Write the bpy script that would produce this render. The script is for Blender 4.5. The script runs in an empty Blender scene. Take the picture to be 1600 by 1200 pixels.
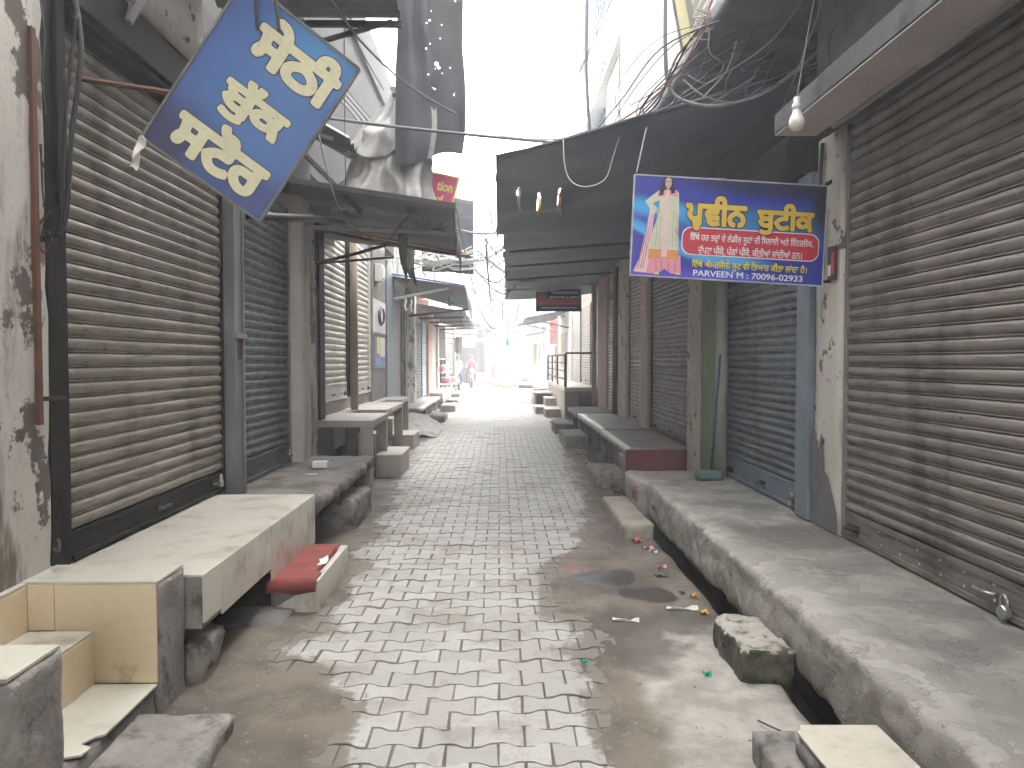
import bpy, bmesh, math, random
import numpy as np
from mathutils import Vector, Matrix, noise
random.seed(7)
S = bpy.context.scene
C = S.collection
R = math.radians

# ------------------------------------------------------------------ camera, light, exposure
cam = bpy.data.objects.new('camera', bpy.data.cameras.new('camera'))
C.objects.link(cam)
cam.data.sensor_width = 36.0
cam.data.lens = 36.0 * 1150 / 1600
cam.location = (0, 0, 1.5)
cam.rotation_euler = (R(90 - 1.9), 0, R(-1.0))
cam.data.clip_start = 0.05
cam.data.clip_end = 600
S.camera = cam

SUN_EL, SUN_AZ = 54.0, 52.0            # azimuth measured from the street axis (+Y), + = towards +X
world = bpy.data.worlds.new('World'); S.world = world; world.use_nodes = True
wn = world.node_tree
sky = wn.nodes.new('ShaderNodeTexSky'); sky.sky_type = 'NISHITA'
sky.sun_disc = False; sky.sun_elevation = R(SUN_EL); sky.sun_rotation = R(SUN_AZ)
sky.dust_density = 4.0; sky.ozone_density = 1.0; sky.air_density = 1.0
hs = wn.nodes.new('ShaderNodeHueSaturation'); hs.inputs['Saturation'].default_value = 0.08
wn.links.new(sky.outputs[0], hs.inputs['Color'])
wn.links.new(hs.outputs[0], wn.nodes['Background'].inputs[0])
wn.nodes['Background'].inputs[1].default_value = 0.15

sl = bpy.data.lights.new('sun', 'SUN'); sun = bpy.data.objects.new('sun', sl); C.objects.link(sun)
sl.energy = 0.6; sl.angle = R(10.0); sl.color = (1.0, 0.95, 0.86)
sd = Vector((math.sin(R(SUN_AZ)) * math.cos(R(SUN_EL)), math.cos(R(SUN_AZ)) * math.cos(R(SUN_EL)), math.sin(R(SUN_EL))))
sun.rotation_euler = sd.to_track_quat('Z', 'Y').to_euler()
sun.location = (0, 0, 30)

S.view_settings.view_transform = 'Standard'; S.view_settings.look = 'None'
S.view_settings.gamma = 1; S.view_settings.use_curve_mapping = False
S.view_settings.exposure = 4.35
S.render.engine = 'CYCLES'
S.cycles.max_bounces = 8; S.cycles.diffuse_bounces = 5
S.cycles.use_denoising = True

# ------------------------------------------------------------------ helpers
class MB:
    def __init__(self): self.v = []; self.f = []; self.mi = []; self.m = 0
    def vs(self, pts):
        n = len(self.v); self.v += [tuple(p) for p in pts]; return n
    def face(self, idx): self.f.append(tuple(idx)); self.mi.append(self.m)
    def quad(self, a, b, c, d):
        n = self.vs([a, b, c, d]); self.face((n, n+1, n+2, n+3))
    def poly(self, pts):
        n = self.vs(pts); self.face(range(n, n+len(pts)))
    def box(self, x0, x1, y0, y1, z0, z1):
        n = self.vs([(x0,y0,z0),(x1,y0,z0),(x1,y1,z0),(x0,y1,z0),(x0,y0,z1),(x1,y0,z1),(x1,y1,z1),(x0,y1,z1)])
        for q in ((0,3,2,1),(4,5,6,7),(0,1,5,4),(1,2,6,5),(2,3,7,6),(3,0,4,7)): self.face([n+i for i in q])
        return self
    def bar(self, p, q, w, h, up=(0,0,1)):
        p = Vector(p); q = Vector(q); d = (q-p).normalized(); up = Vector(up)
        s = d.cross(up)
        if s.length < 1e-4: s = d.cross(Vector((1,0,0)))
        s.normalize(); u = s.cross(d)
        o = [s*a*w/2 + u*b*h/2 for a, b in ((-1,-1),(1,-1),(1,1),(-1,1))]
        n = self.vs([p+x for x in o] + [q+x for x in o])
        for k in ((3,2,1,0),(4,5,6,7),(0,1,5,4),(1,2,6,5),(2,3,7,6),(3,0,4,7)): self.face([n+i for i in k])
        return self
    def prism(self, pts, d):                 # polygon pts (3D) pushed along the vector d
        d = Vector(d); k = len(pts)
        n = self.vs([Vector(p) for p in pts] + [Vector(p)+d for p in pts])
        self.face([n+i for i in reversed(range(k))]); self.face([n+k+i for i in range(k)])
        for i in range(k):
            j = (i+1) % k; self.face((n+i, n+j, n+k+j, n+k+i))
        return self
    def tube(self, pts, r, s=6, caps=True):
        pts = [Vector(p) for p in pts]; rs = r if isinstance(r, (list, tuple)) else [r]*len(pts)
        ring = []; prev = None
        for i, p in enumerate(pts):
            t = (pts[min(i+1, len(pts)-1)] - pts[max(i-1, 0)])
            t = t.normalized() if t.length > 1e-9 else Vector((0,0,1))
            if prev is None:
                a = t.cross(Vector((0,0,1)))
                if a.length < .05: a = t.cross(Vector((0,1,0)))
            else: a = prev - t*prev.dot(t)
            a.normalize(); prev = a; b = t.cross(a)
            ring.append(self.vs([p + (a*math.cos(2*math.pi*k/s) + b*math.sin(2*math.pi*k/s))*rs[i] for k in range(s)]))
        for i in range(len(ring)-1):
            for k in range(s):
                j = (k+1) % s; self.face((ring[i]+k, ring[i]+j, ring[i+1]+j, ring[i+1]+k))
        if caps:
            self.face([ring[0]+k for k in reversed(range(s))]); self.face([ring[-1]+k for k in range(s)])
        return self
    def sheet(self, fn, nu, nv):
        n = self.vs([fn(i/nu, j/nv) for j in range(nv+1) for i in range(nu+1)])
        for j in range(nv):
            for i in range(nu):
                a = n + j*(nu+1) + i; self.face((a, a+1, a+nu+2, a+nu+1))
        return self
    def rock(self, x0, x1, y0, y1, z0, z1, seg=.06, amp=.012, freq=9, rnd=.02, seed=0, ampf=None):
        """a box of cast concrete or stone: subdivided, edges knocked off, surface uneven"""
        nx = max(1, round((x1-x0)/seg)); ny = max(1, round((y1-y0)/seg)); nz = max(1, round((z1-z0)/seg))
        ids = {}
        def V(i, j, k):
            key = (i, j, k)
            if key not in ids:
                p = Vector((x0+(x1-x0)*i/nx, y0+(y1-y0)*j/ny, z0+(z1-z0)*k/nz))
                on = (i in (0,nx)) + (j in (0,ny)) + (k in (0,nz))
                if on >= 2 and rnd:
                    c = Vector(((x0+x1)/2, (y0+y1)/2, (z0+z1)/2)); q = p.copy()
                    w = rnd*(.5+.9*abs(noise.noise(p*5+Vector((seed,0,0)))))
                    if i in (0,nx): q.x -= math.copysign(w, p.x-c.x)
                    if j in (0,ny): q.y -= math.copysign(w, p.y-c.y)
                    if k in (0,nz): q.z -= math.copysign(w, p.z-c.z)
                    p = q
                a = amp*(ampf(p) if ampf else 1)
                s = Vector((seed*3.1, seed*1.7, 0))
                p = p + noise.noise_vector(p*freq+s)*a + noise.noise_vector(p*freq*2.7+s)*a*.5 + noise.noise_vector(p*freq*6.5+s)*a*.28
                ids[key] = self.vs([p])
            return ids[key]
        for i in range(nx):
            for j in range(ny):
                self.face((V(i,j,0),V(i,j+1,0),V(i+1,j+1,0),V(i+1,j,0))); self.face((V(i,j,nz),V(i+1,j,nz),V(i+1,j+1,nz),V(i,j+1,nz)))
        for i in range(nx):
            for k in range(nz):
                self.face((V(i,0,k),V(i+1,0,k),V(i+1,0,k+1),V(i,0,k+1))); self.face((V(i,ny,k),V(i,ny,k+1),V(i+1,ny,k+1),V(i+1,ny,k)))
        for j in range(ny):
            for k in range(nz):
                self.face((V(0,j,k),V(0,j,k+1),V(0,j+1,k+1),V(0,j+1,k))); self.face((V(nx,j,k),V(nx,j+1,k),V(nx,j+1,k+1),V(nx,j,k+1)))
        return self
    def lathe(self, prof, c, s=16, axis='z'):
        c = Vector(c); n0 = []
        for r, h in prof:
            ring = []
            for k in range(s):
                a = 2*math.pi*k/s
                d = {'z': (r*math.cos(a), r*math.sin(a), h), 'x': (h, r*math.cos(a), r*math.sin(a)), 'y': (r*math.sin(a), h, r*math.cos(a))}[axis]
                ring.append(c+Vector(d))
            n0.append(self.vs(ring))
        for i in range(len(n0)-1):
            for k in range(s):
                j = (k+1) % s; self.face((n0[i]+k, n0[i]+j, n0[i+1]+j, n0[i+1]+k))
        return self
    def build(self, name, mats, origin=(0,0,0), smooth=False, bevel=0, solid=0):
        o = Vector(origin)
        me = bpy.data.meshes.new(name)
        me.from_pydata([tuple(Vector(p)-o) for p in self.v], [], self.f)
        for mm in (mats if isinstance(mats, (list, tuple)) else [mats]): me.materials.append(mm)
        me.polygons.foreach_set('material_index', self.mi)
        if smooth: me.polygons.foreach_set('use_smooth', [True]*len(me.polygons))
        bm = bmesh.new(); bm.from_mesh(me); bmesh.ops.recalc_face_normals(bm, faces=bm.faces); bm.to_mesh(me); bm.free()
        me.update()
        ob = bpy.data.objects.new(name, me); C.objects.link(ob)
        if solid:
            s = ob.modifiers.new('solid', 'SOLIDIFY'); s.thickness = solid; s.offset = 0
        if bevel:
            b = ob.modifiers.new('bevel', 'BEVEL'); b.width = bevel; b.segments = 2; b.limit_method = 'ANGLE'; b.angle_limit = R(40)
        return ob

def tag(o, label=None, cat=None, group=None, kind=None):
    if label: o['label'] = label
    if cat: o['category'] = cat
    if group: o['group'] = group
    if kind: o['kind'] = kind
    return o
ROOT = {}
def thing(name, label, cat, loc, group=None):
    o = bpy.data.objects.new(name, None); C.objects.link(o); o.location = loc; o.empty_display_size = .1
    ROOT[o.name] = Vector(loc)
    return tag(o, label, cat, group)
def part(name, mb, mats, parent, label=None, **kw):
    r = parent
    while r.parent: r = r.parent
    base = ROOT[r.name]
    o = mb.build(name, mats, base, **kw); o.parent = parent
    if label: o['label'] = label
    return o
def solo(name, mb, mats, label, cat, group=None, **kw):
    a = np.array(mb.v); lo = a.min(0); hi = a.max(0)
    org = ((lo[0]+hi[0])/2, (lo[1]+hi[1])/2, lo[2])
    o = mb.build(name, mats, org, **kw); o.location = org
    ROOT[o.name] = Vector(org)
    return tag(o, label, cat, group)
def struct(name, mb, mats, kind='structure', **kw):
    o = mb.build(name, mats, (0,0,0), **kw); o['kind'] = kind; return o
def sag(p, q, s, n=14, wob=0):
    p = Vector(p); q = Vector(q); out = []
    for i in range(n+1):
        t = i/n; v = p.lerp(q, t); v.z -= 4*s*t*(1-t)
        if wob and 0 < i < n: v += noise.noise_vector(v*2.3)*wob
        out.append(v)
    return out
def arc_pts(pts, n=6):                      # smooth curve through points
    P = [Vector(p) for p in pts]; out = []
    for i in range(len(P)-1):
        a = P[max(i-1,0)]; b = P[i]; c = P[i+1]; d = P[min(i+2,len(P)-1)]
        for k in range(n):
            t = k/n
            out.append(.5*((2*b)+(c-a)*t+(2*a-5*b+4*c-d)*t*t+(3*b-a-3*c+d)*t**3))
    out.append(P[-1]); return out

# ------------------------------------------------------------------ materials
def lin(r, g, b):
    f = lambda c: (c/255/12.92) if c/255 <= .04045 else ((c/255+.055)/1.055)**2.4
    return (f(r), f(g), f(b), 1)
def rgba(c): return tuple(c) if len(c) == 4 else (c[0], c[1], c[2], 1)
class G:
    """small wrapper round a node tree"""
    def __init__(self, name):
        self.mat = bpy.data.materials.new(name); self.mat.use_nodes = True
        self.t = self.mat.node_tree; self.b = self.t.nodes['Principled BSDF']
        self.geo = self.t.nodes.new('ShaderNodeNewGeometry')
        self.pos = self.geo.outputs['Position']
    def link(self, a, b): self.t.links.new(a, b)
    def val(self, sock, x):
        if hasattr(x, 'is_linked') or hasattr(x, 'links'): self.link(x, sock)
        else: sock.default_value = x
    def scale(self, vec, s):
        n = self.t.nodes.new('ShaderNodeVectorMath'); n.operation = 'MULTIPLY'
        self.link(vec, n.inputs[0]); n.inputs[1].default_value = s if isinstance(s, tuple) else (s,s,s); return n.outputs[0]
    def noise(self, scale=(1,1,1), detail=5, rough=.6, dist=0, vec=None):
        n = self.t.nodes.new('ShaderNodeTexNoise'); n.inputs['Scale'].default_value = 1
        n.inputs['Detail'].default_value = detail; n.inputs['Roughness'].default_value = rough; n.inputs['Distortion'].default_value = dist
        self.link(self.scale(vec or self.pos, scale), n.inputs['Vector']); return n.outputs['Fac']
    def ramp(self, x, a, b, lo=0, hi=1):
        n = self.t.nodes.new('ShaderNodeMapRange'); n.interpolation_type = 'SMOOTHSTEP'
        self.val(n.inputs[0], x); n.inputs[1].default_value = a; n.inputs[2].default_value = b
        n.inputs[3].default_value = lo; n.inputs[4].default_value = hi; return n.outputs[0]
    def mix(self, f, a, b, mode='MIX'):
        n = self.t.nodes.new('ShaderNodeMix'); n.data_type = 'RGBA'; n.blend_type = mode
        self.val(n.inputs[0], f)
        for s, x in ((n.inputs[6], a), (n.inputs[7], b)):
            if isinstance(x, tuple): s.default_value = rgba(x)
            else: self.link(x, s)
        return n.outputs[2]
    def math(self, op, a, b=0.0):
        n = self.t.nodes.new('ShaderNodeMath'); n.operation = op
        self.val(n.inputs[0], a); self.val(n.inputs[1], b); return n.outputs[0]
    def xyz(self):
        n = self.t.nodes.new('ShaderNodeSeparateXYZ'); self.link(self.pos, n.inputs[0]); return n.outputs
    def color(self, c): self.val(self.b.inputs['Base Color'], rgba(c) if isinstance(c, tuple) else c)
    def rough(self, r): self.val(self.b.inputs['Roughness'], r)
    def bump(self, h, strength=.3, dist=.01):
        n = self.t.nodes.new('ShaderNodeBump'); n.inputs['Strength'].default_value = strength; n.inputs['Distance'].default_value = dist
        self.link(h, n.inputs['Height']); self.link(n.outputs[0], self.b.inputs['Normal'])

def weathered(name, c1, c2, sc=2.5, rough=.8, bump=.25, bsc=45, stain=None, st=(.56,.7), stsc=(3,3,3), chips=None, ch=(.66,.69), chsc=7, metal=0, fine=.25, bdist=.006):
    g = G(name)
    col = g.mix(g.ramp(g.noise((sc,)*3), .3, .7), c1, c2)
    if fine: col = g.mix(g.ramp(g.noise((bsc*1.3,)*3, 3), .45, .75, 0, fine), col, tuple(x*.45 for x in c2[:3]))
    if stain: col = g.mix(g.ramp(g.noise(stsc, 6, .65), st[0], st[1]), col, stain)
    h = g.noise((bsc,)*3, 6, .6)
    if chips:
        cm = g.ramp(g.noise((chsc,)*3, 7, .65), ch[0], ch[1])
        col = g.mix(cm, col, chips); h = g.math('SUBTRACT', h, g.math('MULTIPLY', cm, .8))
    g.color(col); g.rough(rough); g.b.inputs['Metallic'].default_value = metal
    if bump: g.bump(h, bump, bdist)
    return g.mat
def plain(name, c, rough=.6, metal=0):
    g = G(name); col = g.mix(g.ramp(g.noise((9,9,9)), .35, .7, 0, .35), c, tuple(x*.7 for x in c[:3]))
    g.color(col); g.rough(rough); g.b.inputs['Metallic'].default_value = metal; return g.mat
def shutter_mat(name, c1, c2, dirt, rust, rough=.5, metal=.25):
    g = G(name)
    col = g.mix(g.ramp(g.noise((3,1.2,9), 5), .3, .7), c1, c2)
    col = g.mix(g.ramp(g.noise((3,2.2,40), 6, .7), .47, .68, 0, .8), col, dirt)      # smears along the slats
    col = g.mix(g.ramp(g.noise((1.5,3.5,.8), 6, .65), .5, .68, 0, .62), col, dirt)        # runs down them
    col = g.mix(g.ramp(g.noise((9,7,16), 6, .72), .6, .68, 0, .8), col, rust)
    col = g.mix(g.ramp(g.noise((60,20,90), 4, .7), .6, .75, 0, .3), col, tuple(x*1.5 for x in c1[:3]))
    g.color(col); g.rough(g.ramp(g.noise((8,8,20)), .3, .7, rough-.1, rough+.18)); g.b.inputs['Metallic'].default_value = metal
    g.bump(g.noise((70,25,70), 4), .12, .004); return g.mat

m_plaster = weathered('cream_plaster', (.47,.443,.40), (.36,.337,.30), 1.3, .85, .3, 30, stain=(.15,.125,.10), st=(.5,.63), stsc=(8,4,.9), chips=(.09,.075,.065), ch=(.55,.59), chsc=3.6)
m_plaster_r = weathered('white_plaster', (.50,.47,.41), (.40,.37,.32), 1.3, .85, .3, 30, stain=(.22,.2,.17), st=(.58,.72), stsc=(8,6,1.4), chips=(.10,.088,.08), ch=(.58,.62), chsc=6)
m_pink = weathered('pinkish_plaster', (.41,.365,.33), (.33,.295,.265), 2, .85, .2, 30, stain=(.16,.13,.11), st=(.58,.75), stsc=(8,6,1.5))
m_green = weathered('green_plaster', (.19,.25,.145), (.145,.19,.11), 2, .85, .2, 30, stain=(.09,.1,.075), st=(.58,.74), stsc=(6,6,2), chips=(.05,.045,.04), ch=(.66,.68), chsc=5)
m_cement = weathered('grey_cement', (.26,.24,.215), (.17,.157,.143), 5, .9, .9, 26, stain=(.085,.077,.07), st=(.52,.66), stsc=(6,6,4), bdist=.016)
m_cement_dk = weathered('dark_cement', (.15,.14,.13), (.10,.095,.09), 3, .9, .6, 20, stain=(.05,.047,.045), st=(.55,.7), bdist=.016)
m_platform = None
m_stone = weathered('worn_stone', (.24,.22,.195), (.15,.137,.12), 6, .9, .6, 26, stain=(.075,.068,.06), st=(.5,.62), stsc=(9,9,9), bdist=.016)
m_tile_w = weathered('white_tile', (.50,.475,.41), (.44,.415,.35), 2, .28, .03, 20, stain=(.24,.21,.165), st=(.5,.7), stsc=(4,4,4), fine=.12)
m_tile_c = weathered('cream_tile', (.66,.54,.36), (.60,.49,.32), 2, .3, .03, 20, stain=(.33,.26,.17), st=(.56,.74), stsc=(6,6,6), fine=.12)
m_bench = weathered('polished_cement', (.33,.30,.268), (.26,.236,.21), 3, .5, .08, 30, stain=(.15,.13,.115), st=(.55,.75), stsc=(5,5,5))
m_bench_side = weathered('painted_cement', (.33,.295,.26), (.26,.23,.2), 3, .8, .2, 30, stain=(.12,.1,.09), st=(.57,.73), stsc=(6,6,2))
m_red = weathered('red_paint', (.17,.035,.03), (.12,.028,.025), 3, .6, .15, 30, stain=(.07,.03,.027), st=(.58,.75))
m_mat = weathered('red_mat', (.22,.045,.036), (.16,.035,.029), 5, .9, .4, 90, stain=(.13,.04,.035), st=(.56,.72), stsc=(7,7,7))
m_black = weathered('black_paint', (.014,.013,.012), (.026,.024,.022), 4, .7, .15, 40, stain=(.12,.11,.1), st=(.68,.78), stsc=(12,12,4))
m_black.node_tree.nodes['Principled BSDF'].inputs['Specular IOR Level'].default_value = .15
m_steel = weathered('grey_steel', (.20,.205,.205), (.15,.152,.15), 3, .5, .1, 40, stain=(.09,.06,.04), st=(.62,.75), stsc=(9,9,3), metal=.3)
m_blue_st = weathered('blue_steel', (.17,.205,.24), (.13,.158,.185), 4, .5, .1, 40, stain=(.09,.06,.045), st=(.63,.74), stsc=(9,9,4))
m_rust = weathered('rusty_iron', (.13,.055,.03), (.08,.04,.027), 8, .85, .4, 60)
m_iron = weathered('dark_iron', (.05,.043,.038), (.03,.027,.025), 6, .6, .25, 50, stain=(.09,.05,.03), st=(.6,.75), metal=.3)
m_chrome = plain('worn_chrome', (.5,.49,.46), .3, .9)
m_tarp = weathered('black_tarp', (.095,.11,.138), (.12,.138,.17), 1.4, .65, .15, 12, stain=(.075,.075,.075), st=(.55,.78), stsc=(2,2,2), fine=.1)
m_tarp2 = weathered('charcoal_sheet', (.036,.039,.046), (.055,.059,.067), 2, .6, .15, 20, stain=(.08,.076,.07), st=(.6,.76))
m_corr = weathered('corrugated_grey', (.15,.15,.145), (.10,.1,.098), 2, .6, .1, 30, stain=(.07,.05,.04), st=(.6,.74))
m_bag = weathered('grey_plastic_sheet', (.36,.345,.32), (.25,.24,.225), 5, .5, .25, 14, stain=(.15,.145,.13), st=(.55,.72), stsc=(6,6,6))
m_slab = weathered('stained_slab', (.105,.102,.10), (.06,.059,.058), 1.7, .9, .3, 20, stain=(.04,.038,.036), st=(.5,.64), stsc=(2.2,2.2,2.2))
m_wallpink = weathered('pale_pink_wash', (.47,.425,.41), (.41,.37,.355), 2, .85, .12, 40, stain=(.3,.25,.235), st=(.6,.8))
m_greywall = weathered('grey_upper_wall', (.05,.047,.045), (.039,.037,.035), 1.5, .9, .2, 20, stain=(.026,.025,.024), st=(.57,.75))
m_white = weathered('white_wash', (.72,.70,.66), (.64,.62,.58), 1.2, .85, .15, 20, stain=(.38,.33,.27), st=(.6,.76), stsc=(4,4,1))
m_cream_up = weathered('cream_upper_wall', (.55,.45,.30), (.48,.39,.26), 1.5, .85, .15, 20, stain=(.25,.2,.14), st=(.6,.76))
m_cable_b = plain('black_cable', (.02,.02,.021), .55)
m_cable_g = plain('grey_cable', (.12,.117,.112), .55)
m_cable_w = plain('white_cable', (.6,.59,.56), .5)
m_cable_r = plain('red_cable', (.33,.10,.08), .5)
m_pipe = weathered('grey_pipe', (.33,.30,.25), (.25,.225,.19), 4, .6, .1, 40, stain=(.09,.075,.06), st=(.57,.72), stsc=(9,9,3))
m_bamboo = weathered('brown_pipe', (.27,.205,.15), (.21,.16,.115), 4, .55, .1, 40, stain=(.11,.08,.06), st=(.6,.75), stsc=(9,9,2))
m_glass_w = plain('milky_glass', (.75,.71,.63), .2)
m_brick = weathered('old_brick', (.21,.12,.085), (.15,.09,.065), 8, .9, .4, 30)
m_dk = plain('dark_interior', (.02,.019,.018), .9)
m_blue_tarp = plain('blue_tarp', (.05,.16,.42), .5)
m_yellow = plain('yellow_cloth', (.75,.48,.06), .7)
m_orange = plain('orange_cloth', (.70,.30,.08), .7)
m_greenp = plain('green_plastic', (.03,.42,.25), .4)
m_tealp = plain('teal_bristles', (.09,.14,.135), .8)
m_bluep = plain('blue_handle', (.035,.06,.13), .4)
m_redp = plain('red_plastic', (.55,.03,.05), .4)
m_pinkp = plain('pink_plastic', (.6,.2,.28), .5)
m_paper = plain('white_paper', (.7,.66,.6), .7)

m_sh = {
 'beige': shutter_mat('shutter_beige', (.275,.247,.208), (.21,.188,.158), (.085,.073,.06), (.10,.05,.03)),
 'taupe': shutter_mat('shutter_taupe', (.235,.21,.185), (.18,.16,.14), (.055,.049,.043), (.045,.036,.03)),
 'slate': shutter_mat('shutter_slate', (.095,.105,.105), (.065,.073,.075), (.035,.036,.035), (.12,.115,.11)),
 'blue':  shutter_mat('shutter_bluegrey', (.165,.185,.205), (.12,.135,.15), (.06,.062,.065), (.3,.31,.32)),
 'brown': shutter_mat('shutter_brown', (.125,.108,.098), (.09,.077,.07), (.045,.039,.035), (.28,.265,.245)),
 'cream': shutter_mat('shutter_cream', (.46,.43,.36), (.39,.365,.305), (.22,.19,.15), (.27,.15,.09)),
 'grey':  shutter_mat('shutter_grey', (.20,.195,.18), (.15,.146,.135), (.08,.075,.07), (.1,.07,.05)),
 'white': shutter_mat('shutter_white', (.55,.53,.49), (.46,.445,.41), (.25,.23,.2), (.3,.2,.14)),
 'skyblue': shutter_mat('shutter_skyblue', (.30,.40,.47), (.24,.32,.38), (.13,.15,.16), (.2,.15,.12)),
}

def paver_material():
    g = G('paver_concrete')
    rnd = g.geo.outputs['Random Per Island']
    col = g.mix(g.ramp(rnd, 0, 1), (.27,.263,.235), (.335,.328,.293))
    col = g.mix(g.ramp(g.noise((2.2,2.2,2.2), 4), .5, .68, 0, .5), col, (.30,.25,.238))     # pinkish wash
    col = g.mix(g.ramp(g.noise((55,55,55), 4, .7), .5, .68, 0, .38), col, (.19,.175,.15))
    col = g.mix(g.ramp(g.noise((1.6,1.6,1.6), 7, .7), .5, .64, 0, .7), col, (.175,.15,.125))
    col = g.mix(g.ramp(g.noise((9,9,9), 6, .7), .56, .66, 0, .55), col, (.20,.175,.15))   # dust and soil
    x, y, z = g.xyz()
    # brushed band of dried soil along the wheel line
    ln = g.math('ABSOLUTE', g.math('SUBTRACT', x, .085))
    band = g.math('MULTIPLY', g.ramp(ln, .015, .06, 1, 0), g.ramp(g.noise((40,14,40), 5, .7), .45, .6))
    col = g.mix(g.math('MULTIPLY', band, .5), col, (.25,.17,.17))
    an = g.t.nodes.new('ShaderNodeAttribute'); an.attribute_name = 'soil'
    film = g.ramp(g.math('ADD', g.math('MULTIPLY', an.outputs['Fac'], .9), g.math('SUBTRACT', g.noise((24,24,24), 6, .7), .5)), .12, .42)
    col = g.mix(g.math('MULTIPLY', film, .9), col, (.118,.10,.079))
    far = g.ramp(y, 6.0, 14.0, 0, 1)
    col = g.mix(g.math('MULTIPLY', far, .6), col, (.38,.367,.325))  # lightened with distance: missing light on the farther lane put into the colour
    g.color(col); g.rough(.82)
    g.bump(g.noise((85,85,85), 6, .7), .35, .004); return g.mat
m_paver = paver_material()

def ground_material():
    g = G('street_dirt')
    dn = g.t.nodes.new('ShaderNodeTexNoise'); dn.inputs['Scale'].default_value = 3.2; dn.inputs['Detail'].default_value = 5
    g.link(g.pos, dn.inputs['Vector'])
    sub = g.t.nodes.new('ShaderNodeVectorMath'); sub.operation = 'SUBTRACT'; g.link(dn.outputs['Color'], sub.inputs[0]); sub.inputs[1].default_value = (.5,.5,.5)
    add = g.t.nodes.new('ShaderNodeVectorMath'); add.operation = 'MULTIPLY_ADD'; g.link(sub.outputs[0], add.inputs[0]); add.inputs[1].default_value = (.45,.45,.45); g.link(g.pos, add.inputs[2])
    sep = g.t.nodes.new('ShaderNodeSeparateXYZ'); g.link(add.outputs[0], sep.inputs[0])
    def blob(cx, cy, rx, ry, a=.75, b=1.15):
        dx = g.math('MULTIPLY', g.math('SUBTRACT', sep.outputs[0], cx), 1/rx); dy = g.math('MULTIPLY', g.math('SUBTRACT', sep.outputs[1], cy), 1/ry)
        d = g.math('SQRT', g.math('ADD', g.math('MULTIPLY', dx, dx), g.math('MULTIPLY', dy, dy)))
        return g.ramp(d, a, b, 1, 0)
    col = g.mix(g.ramp(g.noise((2.4,2.4,2.4), 6), .35, .68), (.142,.118,.09), (.068,.056,.043))
    col = g.mix(g.ramp(g.noise((28,28,28), 5, .75), .58, .7, 0, .5), col, (.34,.31,.27))
    col = g.mix(g.ramp(g.noise((90,90,90), 3, .7), .63, .7, 0, .6), col, (.33,.30,.26))
    pad = g.math('MAXIMUM', blob(.97, 3.3, .36, .95), blob(.98, 2.35, .42, .5))
    padc = g.mix(g.ramp(g.noise((4,4,4), 7, .7), .35, .65), (.33,.305,.26), (.20,.185,.158))
    padc = g.mix(g.ramp(g.noise((60,60,60), 4, .7), .55, .75, 0, .4), padc, (.2,.18,.16))
    col = g.mix(pad, col, padc)
    wet = g.math('MAXIMUM', blob(.78, 4.85, .22, .30), blob(.72, 3.9, .26, .50))
    wet = g.math('MAXIMUM', wet, blob(1.02, 4.15, .26, .20))
    col = g.mix(g.math('MULTIPLY', wet, .82), col, (.060,.051,.041))
    wet2 = g.math('MAXIMUM', blob(.70, 5.0, .27, .24), blob(.92, 4.62, .14, .2))
    col = g.mix(g.math('MULTIPLY', wet2, .82), col, (.022,.019,.017))
    col = g.mix(g.math('MULTIPLY', blob(.5, 5.25, .16, .1), .6), col, (.2,.10,.085))
    g.link(col, g.b.inputs['Base Color'])
    g.rough(g.math('SUBTRACT', .92, g.math('MULTIPLY', wet2, .55)))
    g.bump(g.noise((60,60,60), 6, .75), .6, .006); return g.mat
m_ground = ground_material()

def platform_material():
    g = G('cast_concrete_ledge')
    x, y, z = g.xyz()
    col = g.mix(g.ramp(g.noise((1.6,2.4,2), 6, .6, .4), .38, .62), (.30,.283,.243), (.17,.162,.143))
    col = g.mix(g.ramp(g.noise((3.2,1.2,3), 6, .65), .52, .66, 0, .7), col, (.40,.375,.32))
    col = g.mix(g.ramp(g.noise((70,70,70), 4, .7), .5, .72, 0, .35), col, (.13,.12,.105))
    spill = g.math('MULTIPLY', g.ramp(g.math('ABSOLUTE', g.math('SUBTRACT', g.math('ADD', y, g.math('MULTIPLY', g.noise((3,3,3)), .7)), 5.05)), .2, .42, 1, 0), g.ramp(x, 1.35, 1.6, 0, 1))
    col = g.mix(g.math('MULTIPLY', spill, .62), col, (.07,.058,.047))
    # paler, rougher screed left along the lip
    lip = g.ramp(g.math('ADD', x, g.math('MULTIPLY', g.noise((4,4,4), 4), .55)), 1.66, 1.95, 1, 0)
    col = g.mix(g.math('MULTIPLY', lip, .75), col, (.36,.335,.29))
    fl = g.ramp(g.noise((5,5,5), 7, .62, .3), .49, .53)
    col = g.mix(g.math('MULTIPLY', fl, .35), col, (.16,.145,.125))
    # darker towards the bottom of the front face
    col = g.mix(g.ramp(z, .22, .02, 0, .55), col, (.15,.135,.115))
    g.color(col); g.rough(g.ramp(g.noise((3,3,3)), .3, .7, .55, .85))
    fl = g.ramp(g.noise((5,5,5), 7, .62, .3), .49, .53)
    g.bump(g.math('ADD', g.noise((32,32,32), 8, .75), g.math('MULTIPLY', fl, .45)), .9, .014); return g.mat
m_platform = platform_material()

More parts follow.
